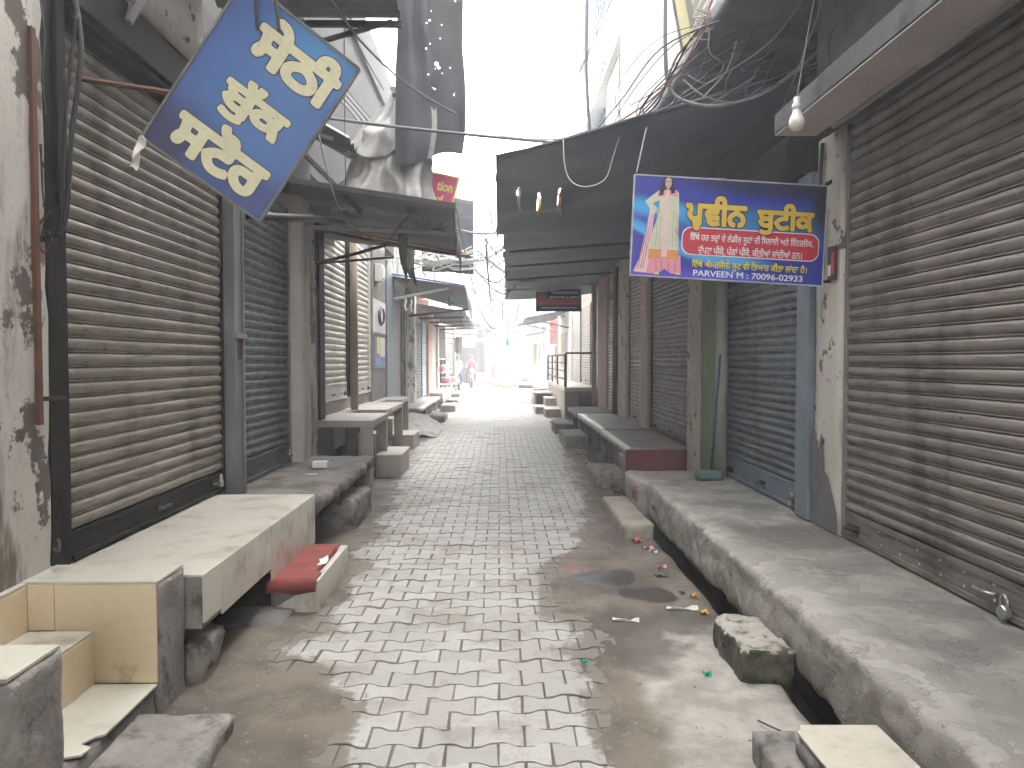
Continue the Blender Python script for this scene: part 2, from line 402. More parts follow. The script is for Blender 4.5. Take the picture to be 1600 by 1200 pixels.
# ------------------------------------------------------------------ lettering: outlines of the built-in face turned into solid shapes
def outlines(s):
    c = bpy.data.curves.new('t', 'FONT'); c.body = s; c.size = 1.0; c.fill_mode = 'NONE'; c.resolution_u = 4
    o = bpy.data.objects.new('t', c); C.objects.link(o)
    dg = bpy.context.evaluated_depsgraph_get(); dg.update()
    ev = o.evaluated_get(dg); me = ev.to_mesh()
    P = np.array([v.co[:2] for v in me.vertices]) if len(me.vertices) else np.zeros((0,2))
    nxt = {}
    segs = []
    for e in me.edges:
        a, b = e.vertices
        lo, hi = min(a,b), max(a,b)
        segs.append((lo, hi) if hi-lo == 1 else (hi, lo))
    segs = [(P[a], P[b]) for a, b in segs]
    # two-vertex ambiguity cannot occur for closed glyph loops of 3+ points
    ev.to_mesh_clear(); bpy.data.objects.remove(o); bpy.data.curves.remove(c)
    return np.array(segs) if segs else np.zeros((0,2,2))
def compose(items):
    """items: (text, scale, dx, dy) laid after the previous base; returns segments"""
    out = []; x = 0
    for it in items:
        t, sc, dx, dy, adv = it
        sg = outlines(t)*sc
        sg[:,:,0] += x+dx; sg[:,:,1] += dy
        out.append(sg)
        if adv: x = max(x, sg[:,:,0].max()+.055*sc)
    return np.concatenate(out)
def text_field(segs, bold, cell):
    lo = segs.reshape(-1,2).min(0)-bold-2*cell; hi = segs.reshape(-1,2).max(0)+bold+2*cell
    nx = int((hi[0]-lo[0])/cell)+2; ny = int((hi[1]-lo[1])/cell)+2
    xs = lo[0]+np.arange(nx)*cell; ys = lo[1]+np.arange(ny)*cell+cell*.013
    F = np.zeros((ny, nx)); a = segs[:,0]; b = segs[:,1]; d = b-a; L = (d*d).sum(1)+1e-12
    for j, y in enumerate(ys):
        up = (a[:,1] <= y) & (b[:,1] > y); dn = (b[:,1] <= y) & (a[:,1] > y)
        w = np.zeros(nx)
        for sel, s in ((up, 1), (dn, -1)):
            if sel.any():
                xc = a[sel,0]+(y-a[sel,1])/(b[sel,1]-a[sel,1])*d[sel,0]
                w += s*(xs[:,None] < xc[None,:]).sum(1)
        near = (np.minimum(a[:,1],b[:,1]) < y+bold+3*cell) & (np.maximum(a[:,1],b[:,1]) > y-bold-3*cell)
        if near.any():
            an, dnn, Ln = a[near], d[near], L[near]
            px = xs[:,None]-an[None,:,0]; py = y-an[None,:,1]
            t = np.clip((px*dnn[:,0]+py*dnn[:,1])/Ln, 0, 1)
            dist = np.sqrt(((px-t*dnn[:,0])**2+(py-t*dnn[:,1])**2).min(1))
        else: dist = np.full(nx, 1.0)
        dist = np.minimum(dist, bold+3*cell)
        F[j] = np.where(np.abs(w) > .5, dist, -dist)+bold
    return xs, ys, F
def field_mesh(xs, ys, F):
    V = []; P = []; cell = xs[1]-xs[0]
    ny, nx = F.shape; I = F > 0
    for j in range(ny-1):
        full = I[j,:-1] & I[j,1:] & I[j+1,:-1] & I[j+1,1:]
        anyi = I[j,:-1] | I[j,1:] | I[j+1,:-1] | I[j+1,1:]
        i = 0
        while i < nx-1:
            if full[i]:
                k = i
                while k < nx-1 and full[k]: k += 1
                P.append([(xs[i],ys[j]),(xs[k],ys[j]),(xs[k],ys[j+1]),(xs[i],ys[j+1])]); i = k; continue
            if anyi[i]:
                cr = [(xs[i],ys[j],F[j,i]),(xs[i+1],ys[j],F[j,i+1]),(xs[i+1],ys[j+1],F[j+1,i+1]),(xs[i],ys[j+1],F[j+1,i])]
                pg = []
                for q in range(4):
                    A = cr[q]; B = cr[(q+1)%4]
                    if A[2] > 0: pg.append(A[:2])
                    if (A[2] > 0) != (B[2] > 0):
                        t = A[2]/(A[2]-B[2]); pg.append((A[0]+(B[0]-A[0])*t, A[1]+(B[1]-A[1])*t))
                if len(pg) >= 3: P.append(pg)
            i += 1
    return P
def lettering(mb, segs, frame, org, size=None, width=None, height=None, bold=0, cell=.02, lift=.001, slant=0, grow=0):
    """frame = (u, v, n) unit vectors of the board, org = where the line starts (left end of its base line)"""
    segs = segs.copy()
    lo = segs.reshape(-1,2).min(0); hi = segs.reshape(-1,2).max(0)
    sx = sy = size or 1
    if width: sx = width/(hi[0]-lo[0]+2*bold)
    if height: sy = height/(hi[1]-lo[1]+2*bold)
    elif width and not size: sy = sx
    xs, ys, F = text_field(segs, bold+grow, cell)
    u, v, n = frame; org = Vector(org)
    for pg in field_mesh(xs, ys, F):
        pts = []
        for x, y in pg:
            X = (x-lo[0]+bold)*sx; Y = y*sy
            pts.append(org+u*(X+slant*Y)+v*Y+n*lift)
        mb.poly(pts)

# ================================================================== the ground
def lerp_tab(tab, y):
    if y <= tab[0][0]: return tab[0][1]
    for (a, u), (b, v) in zip(tab, tab[1:]):
        if y <= b: return u+(v-u)*(y-a)/(b-a)
    return tab[-1][1]
EDGE_L = [(1.5,-.62),(2.8,-.66),(3.1,-.64),(3.45,-.88),(3.75,-1.12),(4.3,-1.02),(5.2,-1.06),(6.4,-1.12),(7.5,-1.12),(9,-1.3),(12,-1.35),(60,-1.5)]
EDGE_R = [(1.5,.45),(2.8,.44),(3.9,.46),(4.6,.30),(5.1,.36),(5.7,.62),(6.4,.80),(8.3,.96),(10,1.0),(14,1.2),(60,1.5)]
def cover(x, y):                              # 0 where pavers lie bare, 1 where soil has buried them
    p = Vector((x, y, 0)); w = noise.noise(p*3.1)*.16+noise.noise(p*9)*.07
    w2 = noise.noise(p*23)*.05+noise.noise(p*55)*.025
    l = (lerp_tab(EDGE_L, y)+w+w2-x)/.26; r = (x-lerp_tab(EDGE_R, y)+w+w2)/.26
    return max(0, min(1, .5+max(l, r)))
def soil_z(x, y):
    c = cover(x, y); c = c*c*(3-2*c); p = Vector((x, y, .3))
    z = -.0068+.0168*c+noise.noise(p*6)*.004*(.3+c)+noise.noise(p*21)*.0025*(.3+c)
    # two bare hollows where a few pavers still show
    if c > .5 and y < 7: z -= .02*max(0, noise.noise(p*2.1+Vector((5,2,0)))-.22)
    return z
def frange(a, b, s):
    n = max(1, round((b-a)/s)); return [a+(b-a)*i/n for i in range(n+1)]
mb = MB()
ys = frange(-3, 1.6, .3)[:-1]+frange(1.6, 7.5, .035)[:-1]+frange(7.5, 16, .09)[:-1]+frange(16, 40, .4)[:-1]+frange(40, 130, 6)
xs = [-30,-9]+frange(-2.6, -1.5, .12)[:-1]+frange(-1.5, 1.28, .035)+[1.285, 1.62, 1.63, 2.6, 9, 30]
def gz(x, y):
    if 1.284 < x < 1.625 and y < 16: return -.32
    if x > 1.625 and y < 16: return -.02
    return soil_z(x, y) if abs(x) < 2.6 else -.012
n = mb.vs([(x + (noise.noise(Vector((x*3, y*2.3, 4)))*.03 if 1.2 < x < 1.29 else 0), y, gz(x, y)) for y in ys for x in xs])
for j in range(len(ys)-1):
    for i in range(len(xs)-1):
        a = n+j*len(xs)+i; mb.face((a, a+1, a+len(xs)+1, a+len(xs)))
struct('ground', mb, m_ground, smooth=True)

# interlocking pavers, laid in running bond with waved long joints
mb = MB(); H = .134; W = .204; A = .0145; gap = .0042
k0 = int(1.3/H)
for k in range(k0, int(46/H)):
    y0 = k*H; far = y0 > 15
    odd = k & 1; sg = 1 if k % 2 == 0 else -1
    xl = lerp_tab(EDGE_L, y0)-.35; xr = lerp_tab(EDGE_R, y0)+.35
    for c in range(int(xl/W)-1, int(xr/W)+2):
        x0 = (c+(.5 if odd else 0))*W
        if x0 < xl or x0+W > xr: continue
        N = 2 if far else 12
        drift = noise.noise(Vector((0, y0*.6, 1)))*.02
        wave = lambda u: A*max(-1, min(1, 1.5*math.cos(2*math.pi*u)))
        up = [(x0+gap+(W-2*gap)*i/N, y0+H-gap+wave(i/N)) for i in range(N+1)]
        dn = [(x0+gap+(W-2*gap)*i/N, y0+gap-wave(i/N)) for i in range(N+1)]
        loop = dn+up[::-1]
        cx = x0+W/2; cy = y0+H/2
        ang = random.gauss(0, .012); ca, sa = math.cos(ang), math.sin(ang)
        dz = random.gauss(0, .002)+noise.noise(Vector((cx*1.1, cy*.8, 9)))*.006; tx = random.gauss(0, .008); ty = random.gauss(0, .008)
        ox = random.gauss(0, .0015)+drift; oy = random.gauss(0, .0015)
        def T(x, y, z, s=1):
            px = (x-cx)*s; py = (y-cy)*s
            jx = (noise.noise(Vector((x*37, y*37, k)))+noise.noise(Vector((x*90, y*90, k))))*.0026
            return (cx+px*ca-py*sa+ox+jx, cy+px*sa+py*ca+oy+jx*.7, z+dz+px*tx+py*ty)
        if far:
            mb.poly([T(x, y, .002) for x, y in loop]); continue
        m = len(loop)
        a = mb.vs([T(x, y, -.012) for x, y in loop]); b = mb.vs([T(x, y, -.0025) for x, y in loop]); t = mb.vs([T(x, y, .002, .98) for x, y in loop])
        for i in range(m):
            j = (i+1) % m
            mb.face((a+i, a+j, b+j, b+i)); mb.face((b+i, b+j, t+j, t+i))
        for i in range(N): mb.face((t+i, t+i+1, t+m-2-i, t+m-1-i))
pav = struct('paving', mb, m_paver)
at_ = pav.data.attributes.new('soil', 'FLOAT', 'POINT')
at_.data.foreach_set('value', [max(0, min(1, (cover(v.co.x, v.co.y)-.02)*1.8)) if v.co.y < 16 else 0 for v in pav.data.vertices])

# ================================================================== shutters
def slats_mb(X, side, y0, y1, z0, z1, pitch, depth=.017, seed=0, flat=False):
    """side=+1: shutter faces +X (left row of shops); -1: faces -X"""
    mb = MB()
    prof = [(0,0),(.05,.35),(.16,.72),(.32,.96),(.46,1),(.6,.9),(.72,.62),(.79,.2),(.80,-.4),(.845,-.4),(.86,.12),(.9,.48),(.95,.42),(.985,.05)]
    if flat: prof = [(0,0),(.03,.2),(.5,.3),(.93,.2),(.94,-.75),(.995,-.75)]
    nseg = max(2, int((y1-y0)/.16)); rows = []
    k = 0; z = z0
    while z < z1:
        for t, d in prof:
            rows.append((min(z+t*pitch, z1), d*depth))
        z += pitch
    base = mb.vs([(X+side*(d+noise.noise(Vector((y*1.6+seed, zz*9, seed)))*.0035), y, zz+noise.noise(Vector((y*.9, zz*2, seed+3)))*.004) for zz, d in rows for y in [y0+(y1-y0)*i/nseg for i in range(nseg+1)]])
    for r in range(len(rows)-1):
        for i in range(nseg):
            a = base+r*(nseg+1)+i; mb.face((a, a+1, a+nseg+2, a+nseg+1))
    return mb
def shutter(label, X, side, y0, y1, z0, z1, kind, pitch=.078, rail=.16, railmat=None, guide=m_iron, gw=.035, group='roller shutters', flat=False, locks=(.06,.94), handle=True, rivets=True):
    r = thing('roller_shutter', label, 'shutter', (X, (y0+y1)/2, z0), group)
    part('slats', slats_mb(X, side, y0, y1, z0+rail, z1, pitch, seed=y0*3.3, flat=flat), m_sh[kind], r, smooth=True)
    b = MB(); s = side
    b.box(min(X, X+s*.012), max(X, X+s*.012), y0+.003, y1-.003, z0+.012, z0+rail-.004)
    b.box(min(X+s*.012, X+s*.03), max(X+s*.012, X+s*.03), y0+.01, y1-.01, z0+.004, z0+.03)
    b.box(min(X+s*.0115, X+s*.018), max(X+s*.0115, X+s*.018), y0+.006, y1-.006, z0+rail-.035, z0+rail-.008)
    if rivets:
        b.m = 1; y = y0+.12
        while y < y1-.08:
            for zz in (z0+.05, z0+rail-.05): b.lathe([(.008,0),(.006,s*.004),(.0,s*.006)], (X+s*.012, y+random.uniform(-.02,.02), zz), 8, 'x')
            y += .2
    part('bottom_rail', b, [railmat or m_sh[kind], m_chrome], r, bevel=0 if rivets else .003)
    for yy in ((y0-gw, y0), (y1, y1+gw)):
        g = MB(); g.box(min(X-s*.03, X+s*.028), max(X-s*.03, X+s*.028), yy[0], yy[1], z0, z1)
        part('guide', g, guide, r, bevel=.003)
    for f in locks:
        yy = y0+(y1-y0)*f; h = MB()
        h.box(min(X+s*.012, X+s*.02), max(X+s*.012, X+s*.02), yy-.06, yy+.06, z0+.05, z0+.10)
        h.tube([(X+s*.02, yy-.05, z0+.075),(X+s*.045, yy-.05, z0+.075),(X+s*.045, yy+.05, z0+.075),(X+s*.02, yy+.05, z0+.075)], .011, 8)
        part('lock_hasp', h, m_iron, r, bevel=.002)
    if handle:
        yy = (y0+y1)/2; h = MB()
        h.tube(arc_pts([(X+s*.012, yy-.06, z0+.085),(X+s*.045, yy-.05, z0+.085),(X+s*.05, yy, z0+.085),(X+s*.045, yy+.05, z0+.085),(X+s*.012, yy+.06, z0+.085)], 3), .009, 8)
        part('handle', h, m_chrome if rivets else m_iron, r, smooth=True)
    return r
def padlock(label, c, s=1.0, side=1):
    c = Vector(c); r = thing('padlock', label, 'padlock', c, 'padlocks on the shutters')
    b = MB(); b.lathe([(0,-.014*s),(.026*s,-.014*s),(.03*s,-.009*s),(.03*s,.009*s),(.026*s,.014*s),(0,.014*s)], c, 20, 'x')
    part('body', b, m_chrome, r, smooth=False)
    b = MB(); b.tube(arc_pts([c+Vector((0,-.016*s,.02*s)), c+Vector((0,-.018*s,.05*s)), c+Vector((0,0,.068*s)), c+Vector((0,.018*s,.05*s)), c+Vector((0,.016*s,.02*s))], 4), .0065*s, 8)
    part('shackle', b, m_chrome, r, smooth=True)

# left row (shutters face +X)
shutter('wide beige shutter with black bottom rail behind the white tiled ledge', -2.07, 1, 3.53, 5.47, .53, 3.12, 'beige', .072, .15, m_black, m_black, locks=(.5,.93), handle=False, rivets=False)
padlock('small steel padlock at the corner of the beige shutter', (-2.02, 5.36, .60), .9)
shutter('narrow dark slate shutter above the broken concrete slab', -2.12, 1, 5.86, 7.4, .47, 3.0, 'slate', .074, .2, m_sh['slate'], m_steel, locks=(.95,), handle=False, rivets=False)
padlock('padlock low on the slate shutter beside the pinkish pillar', (-2.08, 7.33, .55), .8)
shutter('cream flat-slat shutter between black frame and brown pipe', -2.2, 1, 8.82, 10.6, .95, 3.3, 'cream', .086, .24, m_sh['white'], m_black, flat=True, locks=(.1,.92), handle=True, rivets=False)
shutter('cream flat-slat shutter with rust smears beyond the brown pipe', -2.2, 1, 11.1, 12.45, .95, 3.3, 'cream', .086, .2, m_sh['white'], m_white, flat=True, locks=(.12,.9), handle=True, rivets=False)
# right row (shutters face -X)
shutter('tall taupe shutter with riveted rail above the long concrete ledge', 2.23, -1, 1.9, 4.64, .37, 2.98, 'taupe', .0715, .17, m_sh['taupe'], m_steel, locks=(.96,.02), gw=.03)
padlock('round chrome padlock at the near end of the riveted taupe shutter', (2.185, 3.115, .405), 1.1)
shutter('blue-grey shutter in a light blue steel frame behind the boutique sign', 2.25, -1, 5.37, 7.17, .37, 2.75, 'blue', .066, .2, m_blue_st, m_blue_st, locks=(.06,.45,.93), handle=False, rivets=False)
padlock('padlock on the near corner of the light blue shutter rail', (2.21, 5.5, .42), 1.0)
shutter('dark brown shutter above the red-ended concrete platform', 2.34, -1, 8.6, 11.15, .45, 2.95, 'brown', .064, .2, m_sh['brown'], m_black, locks=(.9,), handle=True, rivets=False)
shutter('narrow grey shutter between two pale pillars behind the low platform', 2.34, -1, 11.95, 13.05, .45, 2.95, 'grey', .066, .2, None, m_iron, locks=(.5,), handle=False, rivets=False)
shutter('sand-coloured shutter beside the pinkish pillar and the railing', 2.34, -1, 14.85, 15.65, .45, 2.75, 'beige', .066, .16, None, m_steel, locks=(), handle=False, rivets=False)
shutter('pale blue shutter behind the iron railing', 2.42, -1, 17.5, 19.2, .84, 3.0, 'skyblue', .07, .15, None, m_pipe, locks=(.5,), handle=False, rivets=False)
shutter('pale yellowish shutter behind the iron railing', 2.42, -1, 19.4, 21.4, .84, 3.0, 'cream', .07, .15, None, m_pipe, locks=(.5,), handle=False, rivets=False)
shutter('whitish shutter at the far end of the iron railing', 2.42, -1, 21.8, 24.2, .84, 3.0, 'white', .07, .15, None, m_blue_st, locks=(), handle=False, rivets=False)

# ================================================================== left shops, near to far
p = MB(); p.rock(-2.75, -1.98, 1.6, 3.29, 0, 5.2, .12, .006, 6, .012, 3)
r = solo('plaster_wall', p, m_plaster, 'peeling cream plaster wall next to the black shutter frame', 'wall', 'shop walls along the alley', smooth=True)
b = MB(); b.box(-1.982, -1.962, 3.17, 3.20, 1.22, 2.9); part('rust_strip', b, m_rust, r)
b = MB(); b.bar((-1.98,3.2,1.33),(-1.93,3.30,1.33),.02,.02); b.tube([(-1.96,3.28,.7),(-1.93,3.24,.7),(-1.92,3.22,.66),(-1.93,3.2,.68)],.008,6); part('hook', b, m_iron, r)
b = MB(); b.box(-2.2, -1.99, 3.292, 3.42, .5, 5.2); b.box(-2.16, -2.03, 3.42, 3.492, .5, 3.6); b.box(-1.992,-1.97, 3.36, 3.43, 2.2, 5.0)
solo('door_surround', b, m_black, 'black painted steel frame with flaking paint beside the cream wall', 'door surround', bevel=.004)
b = MB(); b.box(-2.5, -1.93, 3.43, 5.5, 3.13, 3.36); b.box(-2.1, -1.99, 3.5, 5.5, 3.06, 3.128); b.box(-1.99,-1.955,3.5,5.45,3.09,3.125)
solo('lintel_beam', b, m_black, 'dark lintel beam above the beige shutter', 'beam', bevel=.006)
b = MB(); b.rock(-2.6, -1.9, 3.42, 4.85, 3.365, 5.6, .14, .006, 5, .01, 9)
solo('upper_wall', b, m_plaster_r, 'stained pale wall above the dark lintel, behind the blue sign', 'wall', 'upper walls along the alley', smooth=True)
b = MB(); b.box(-2.1, -1.98, 5.52, 5.74, .47, 3.0); b.box(-1.98,-1.966,5.52,5.55,.47,3.0); b.box(-1.98,-1.966,5.71,5.74,.47,3.0); b.box(-2.0,-1.95,5.515,5.745,1.66,1.70)
r = solo('steel_post', b, m_steel, 'grey steel channel post with a rust streak between two shutters', 'post', bevel=.003)
b = MB(); b.box(-1.9795, -1.977, 5.62, 5.70, 1.50, 1.655); part('rust_patch', b, m_rust, r)
b = MB(); b.box(-2.3,-2.04, 5.746, 5.82, .47, 3.0); solo('plaster_pillar', b, m_plaster_r, 'thin white plaster edge beside the grey steel post', 'pillar', 'shop pillars along the alley')
b = MB(); b.rock(-2.5, -1.975, 7.44, 7.78, .3, 3.25, .1, .006, 6, .012, 5)
solo('plaster_pillar', b, m_pink, 'pinkish plaster pillar between slate and cream shutters', 'pillar', 'shop pillars along the alley', smooth=True)
b = MB(); b.rock(-2.5, -2.08, 7.79, 8.5, .3, 3.25, .12, .006, 6, .012, 6)
solo('plaster_wall', b, m_plaster, 'worn wall strip with scrawl marks beside the pinkish pillar', 'wall', 'shop walls along the alley', smooth=True)
b = MB(); b.box(-2.3,-2.06,8.52,8.76,.8,3.3); solo('door_surround', b, m_black, 'black frame beside the first cream shutter', 'door surround', bevel=.004)
b = MB(); b.tube([(-2.03,10.35,.80),(-2.03,10.35,3.2)], .055, 12); solo('pipe_post', b, m_bamboo, 'brown round pipe standing on the counter between cream shutters', 'pipe', smooth=True)
b = MB(); b.box(-2.6,-2.2,8.5,12.5,.3,.94); b.box(-2.7,-2.2,8.5,12.5,3.3,3.6); solo('shop_sill', b, m_bench_side, 'cement sill and lintel round the cream shutters', 'sill')
b = MB(); b.rock(-2.6,-2.15,12.5,14.0,0,3.6,.15,.006,5,.01,8)
solo('plaster_wall', b, m_cement, 'grey cement wall with posters beyond the cream shutters', 'wall', 'shop walls along the alley', smooth=True)
b = MB(); b.box(-2.149,-2.142,12.6,13.95,1.95,2.55); solo('wall_sheet', b, m_white, 'pale blank sheet on the grey cement wall under a coil', 'sheet')
pb = MB(); pb.box(-2.141,-2.137,12.7,13.9,1.35,1.98)
r = solo('poster', pb, plain('poster_violet', (.2,.18,.35), .6), 'violet and white poster with a yellow square on the cement wall', 'poster')
for nm, mt, q in (('picture', m_paper, (13.25,13.8,1.55,1.9)), ('yellow_square', plain('poster_yellow', (.7,.75,.08), .6), (12.95,13.2,1.6,1.9)), ('picture', plain('poster_blue', (.15,.3,.5), .6), (12.8,13.3,1.4,1.52)), ('title_strip', plain('poster_dark', (.1,.03,.05), .6), (12.72,13.88,1.9,1.96))):
    b = MB(); b.box(-2.1365,-2.134,*q); part(nm, b, mt, r)
b = MB()
for i in range(5): b.tube([(-2.10+.008*i, 13.15+.27*math.cos(t*.2618*1.0)*(1-.04*i), 2.27+.17*math.sin(t*.2618)*(1-.05*i)) for t in range(25)], .008, 5)
solo('cable_coil', b, m_cable_b, 'coil of black cable hung on the pale sheet of the cement wall', 'cable coil', smooth=True)
b = MB(); b.box(-2.14,-2.02,12.75,13.1,2.85,3.15); b.box(-2.02,-2.0,12.8,13.05,2.9,3.1)
solo('meter_box', b, m_white, 'small pale electric meter box high on the cement wall', 'meter box', bevel=.01)
# further left bays
def bay(label, name, cat, mat, y0, y1, X=-2.2, z1=3.3, z0=0, group='shop walls along the alley'):
    b = MB(); b.box(X-.45, X, y0, y1, z0, z1); return solo(name, b, mat, label, cat, group, bevel=.01)
bay('pale blue painted door frame post beside the cement wall', 'frame_post', 'post', m_blue_st, 14.02, 14.6, -2.12)
bay('second pale blue frame post beside a grey door', 'frame_post', 'post', m_blue_st, 14.62, 15.3, -2.16)
r = thing('shop_door', 'closed grey panel door beyond the pale blue frame posts', 'door', (-2.25, 16, .3))
b = MB(); b.box(-2.3,-2.24,15.35,16.9,.3,2.9); part('panel', b, m_steel, r)
b = MB(); b.tube([(-2.24,16.7,1.2),(-2.2,16.7,1.2),(-2.2,16.7,1.4),(-2.24,16.7,1.4)],.012,6); part('handle', b, m_chrome, r)
b = MB(); b.box(-2.24,-2.2,15.35,15.45,.3,2.9); b.box(-2.24,-2.2,16.8,16.9,.3,2.9); part('frame', b, m_steel, r)
bay('rough brick-edged pillar beyond the grey door', 'plaster_pillar', 'pillar', m_cement, 16.95, 17.35, -2.15, group='shop pillars along the alley')
r = thing('shop_opening', 'dark open shop front past the rough pillar', 'shop front', (-2.6, 18, 0))
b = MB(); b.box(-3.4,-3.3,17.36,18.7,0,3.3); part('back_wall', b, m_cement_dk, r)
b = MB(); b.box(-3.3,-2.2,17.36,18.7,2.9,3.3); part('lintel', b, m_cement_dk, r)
bay('cream pillar between the dark opening and a blue shutter', 'plaster_pillar', 'pillar', m_plaster, 18.72, 19.2, -2.15, group='shop pillars along the alley')
shutter('dark blue shutter deep along the shadowed row', -2.2, 1, 19.3, 20.7, .45, 2.7, 'slate', .08, .16, None, m_steel, locks=(), handle=False, rivets=False)
shutter('bright blue-grey shutter next to the salmon pillar', -2.2, 1, 20.9, 22.1, .45, 2.6, 'skyblue', .08, .16, None, m_blue_st, locks=(), handle=False, rivets=False)
bay('salmon painted pillar with dark bolts beyond the blue shutters', 'plaster_pillar', 'pillar', weathered('salmon_paint', (.42,.24,.18), (.34,.19,.14), 3), 22.2, 23.3, -2.12, group='shop pillars along the alley')
shutter('pale cream shutter beyond the salmon pillar', -2.2, 1, 23.4, 25.3, .45, 3.0, 'cream', .09, .16, None, m_white, locks=(), handle=False, rivets=False)
bay('pale grey wall end before the open shop with shelves', 'plaster_wall', 'wall', m_plaster_r, 25.4, 25.9, -2.1)
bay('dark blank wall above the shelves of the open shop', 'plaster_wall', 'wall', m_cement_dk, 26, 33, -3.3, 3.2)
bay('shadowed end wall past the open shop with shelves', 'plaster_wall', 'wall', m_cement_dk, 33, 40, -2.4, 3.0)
r = thing('display_shelf', 'tiered shop counter with goods under the pink shade', 'shelf', (-2.4, 28.5, 0))
for k, (x0, x1, z) in enumerate(((-2.6,-2.25,1.55),(-2.6,-2.05,1.05),(-2.5,-1.75,.6))):
    b = MB(); b.box(x0, x1, 26.5, 30.5, z-.06, z); part('shelf', b, m_bench if k else m_plaster, r)
for y in (26.6, 28.4, 30.3):
    b = MB(); b.box(-2.28,-2.2,y,y+.1,0,1.5); part('leg', b, m_iron, r)
for i, (y, x, z, mt) in enumerate(((27,-2.2,1.05,m_redp),(27.8,-2.0,.6,m_pinkp),(28.8,-1.95,.6,m_redp),(29.6,-2.2,1.05,m_paper),(29.2,-1.9,.6,m_redp))):
    b = MB(); b.lathe([(.0,0),(.16,0),(.2,.22),(.17,.24),(.15,.05),(0,.05)], (x,y,z), 12)
    solo('plastic_tub', b, mt, ('red tub on the middle shelf','pink tub near the front of the lowest shelf','red tub on the lowest shelf','white tub at the end of the middle shelf','red tub at the lip of the lowest shelf')[i]+' of the open shop', 'tub', 'tubs on the shop shelves', smooth=True)

# upper storeys on the left
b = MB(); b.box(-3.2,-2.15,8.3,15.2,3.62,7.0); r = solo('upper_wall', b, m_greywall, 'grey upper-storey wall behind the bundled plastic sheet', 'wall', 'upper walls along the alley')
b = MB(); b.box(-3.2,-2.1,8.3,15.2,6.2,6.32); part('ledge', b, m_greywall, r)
b = MB(); b.box(-3.0,-2.25,6.9,8.29,3.1,4.4); solo('upper_wall', b, m_cream_up, 'cream patch of upper wall beside the dark arched window', 'wall', 'upper walls along the alley')
r = thing('dark_window', 'dark arched opening under a small black sheet on the cream wall', 'window', (-2.2, 7.6, 3.2))
b = MB(); b.prism([(-2.07,y,z) for y, z in [(7.35,3.2),(8.2,3.2),(8.2,3.5)]+[(7.78+.42*math.cos(a*.26),3.5+.25*math.sin(a*.26)) for a in range(1,12)]+[(7.35,3.5)]], (-.17,0,0)); part('opening', b, m_dk, r)
b = MB(); b.sheet(lambda u, v: (-2.2+.75*v, 7.2+1.1*u, 4.05-.42*v+.03*math.sin(u*40)), 24, 6); part('canopy', b, m_tarp2, r, solid=.01)
b = MB(); b.bar((-2.2,7.15,3.9),(-2.2,7.15,3.0),.05,.05); b.bar((-2.2,7.15,3.8),(-1.6,7.2,3.62),.04,.04); part('bracket', b, m_iron, r)

# ================================================================== left ledges, steps and counters
r = thing('tiled_steps', 'cream and white tiled corner steps in rough cement', 'steps', (-1.9, 2.75, 0))
b = MB(); b.rock(-2.6,-1.42,3.066,3.32,-.05,.565,.025,.006,9,.005,1); part('end_block', b, m_cement, r, smooth=True)
b = MB(); b.rock(-2.6,-1.415,2.12,2.382,-.05,.562,.025,.006,9,.005,2); part('end_block', b, m_cement, r, smooth=True)
b = MB(); b.rock(-1.69,-1.43,2.384,3.064,-.05,.138,.05,.008,9,.012,3); part('step', b, m_cement_dk, r, smooth=True)
b = MB(); b.box(-1.96,-1.695,2.384,3.064,-.05,.36); part('step', b, m_cement, r)
b = MB(); b.box(-2.6,-1.965,2.384,3.064,-.05,.56); part('landing', b, m_cement, r)
b = MB()                                                  # top tiles
b.box(-2.6,-1.425,3.058,3.318,.566,.578); b.box(-2.6,-1.425,2.125,2.385,.563,.576); b.box(-2.6,-1.955,2.3855,3.0575,.561,.575)
b.box(-1.957,-1.685,2.3855,3.052,.361,.373)
nn = [(-1.69,2.386),(-1.43,2.5),(-1.425,2.55),(-1.47,2.57),(-1.45,2.62),(-1.422,2.64),(-1.424,3.05),(-1.688,3.05)]
b.prism([(x,y,.140) for x, y in nn], (0,0,.010)); part('tread_tiles', b, m_tile_w, r, bevel=.002)
b = MB()                                                  # upright cream tiles
b.box(-1.845,-1.428,3.054,3.065,.152,.565); b.box(-1.956,-1.847,3.054,3.065,.375,.565)
b.box(-1.6945,-1.684,2.388,3.0525,.151,.3605); b.box(-1.964,-1.9545,2.388,3.0525,.374,.560); part('riser_tiles', b, m_tile_c, r, bevel=.0015)

r = thing('tiled_ledge', 'white tiled shop ledge in front of the beige shutter', 'ledge', (-1.7, 4.3, 0))
b = MB(); b.box(-2.3,-1.352,3.335,5.34,.275,.51); part('slab', b, m_cement, r)
b = MB(); b.rock(-2.2,-1.75,3.4,5.3,-.05,.28,.12,.02,5,.02,7); part('footing', b, m_cement_dk, r)
b = MB(); b.rock(-2.1,-1.37,5.1,5.33,-.05,.28,.08,.008,9,.01,8); part('footing', b, m_cement, r, smooth=True)
b = MB()
for y0, y1 in ((3.338,3.846),(3.85,4.198),(4.202,5.348)): b.box(-2.2,-1.342,y0,y1,.511,.522)
part('top_tiles', b, m_tile_w, r, bevel=.002)
b = MB()
for y0, y1, z in ((3.338,3.55,.30),(3.554,4.33,.268),(4.334,5.348,.17)): b.box(-1.351,-1.341,y0,y1,z,.5105)
b.box(-1.9,-1.352,5.341,5.35,.17,.5105); part('front_tiles', b, m_tile_w, r, bevel=.0015)
b = MB(); b.rock(-1.66,-1.36,3.36,3.62,-.04,.2,.025,.028,7,.02,11)
solo('stone', b, m_stone, 'rounded brown stone under the near end of the white tiled ledge', 'stone', 'loose stones and blocks', smooth=True)

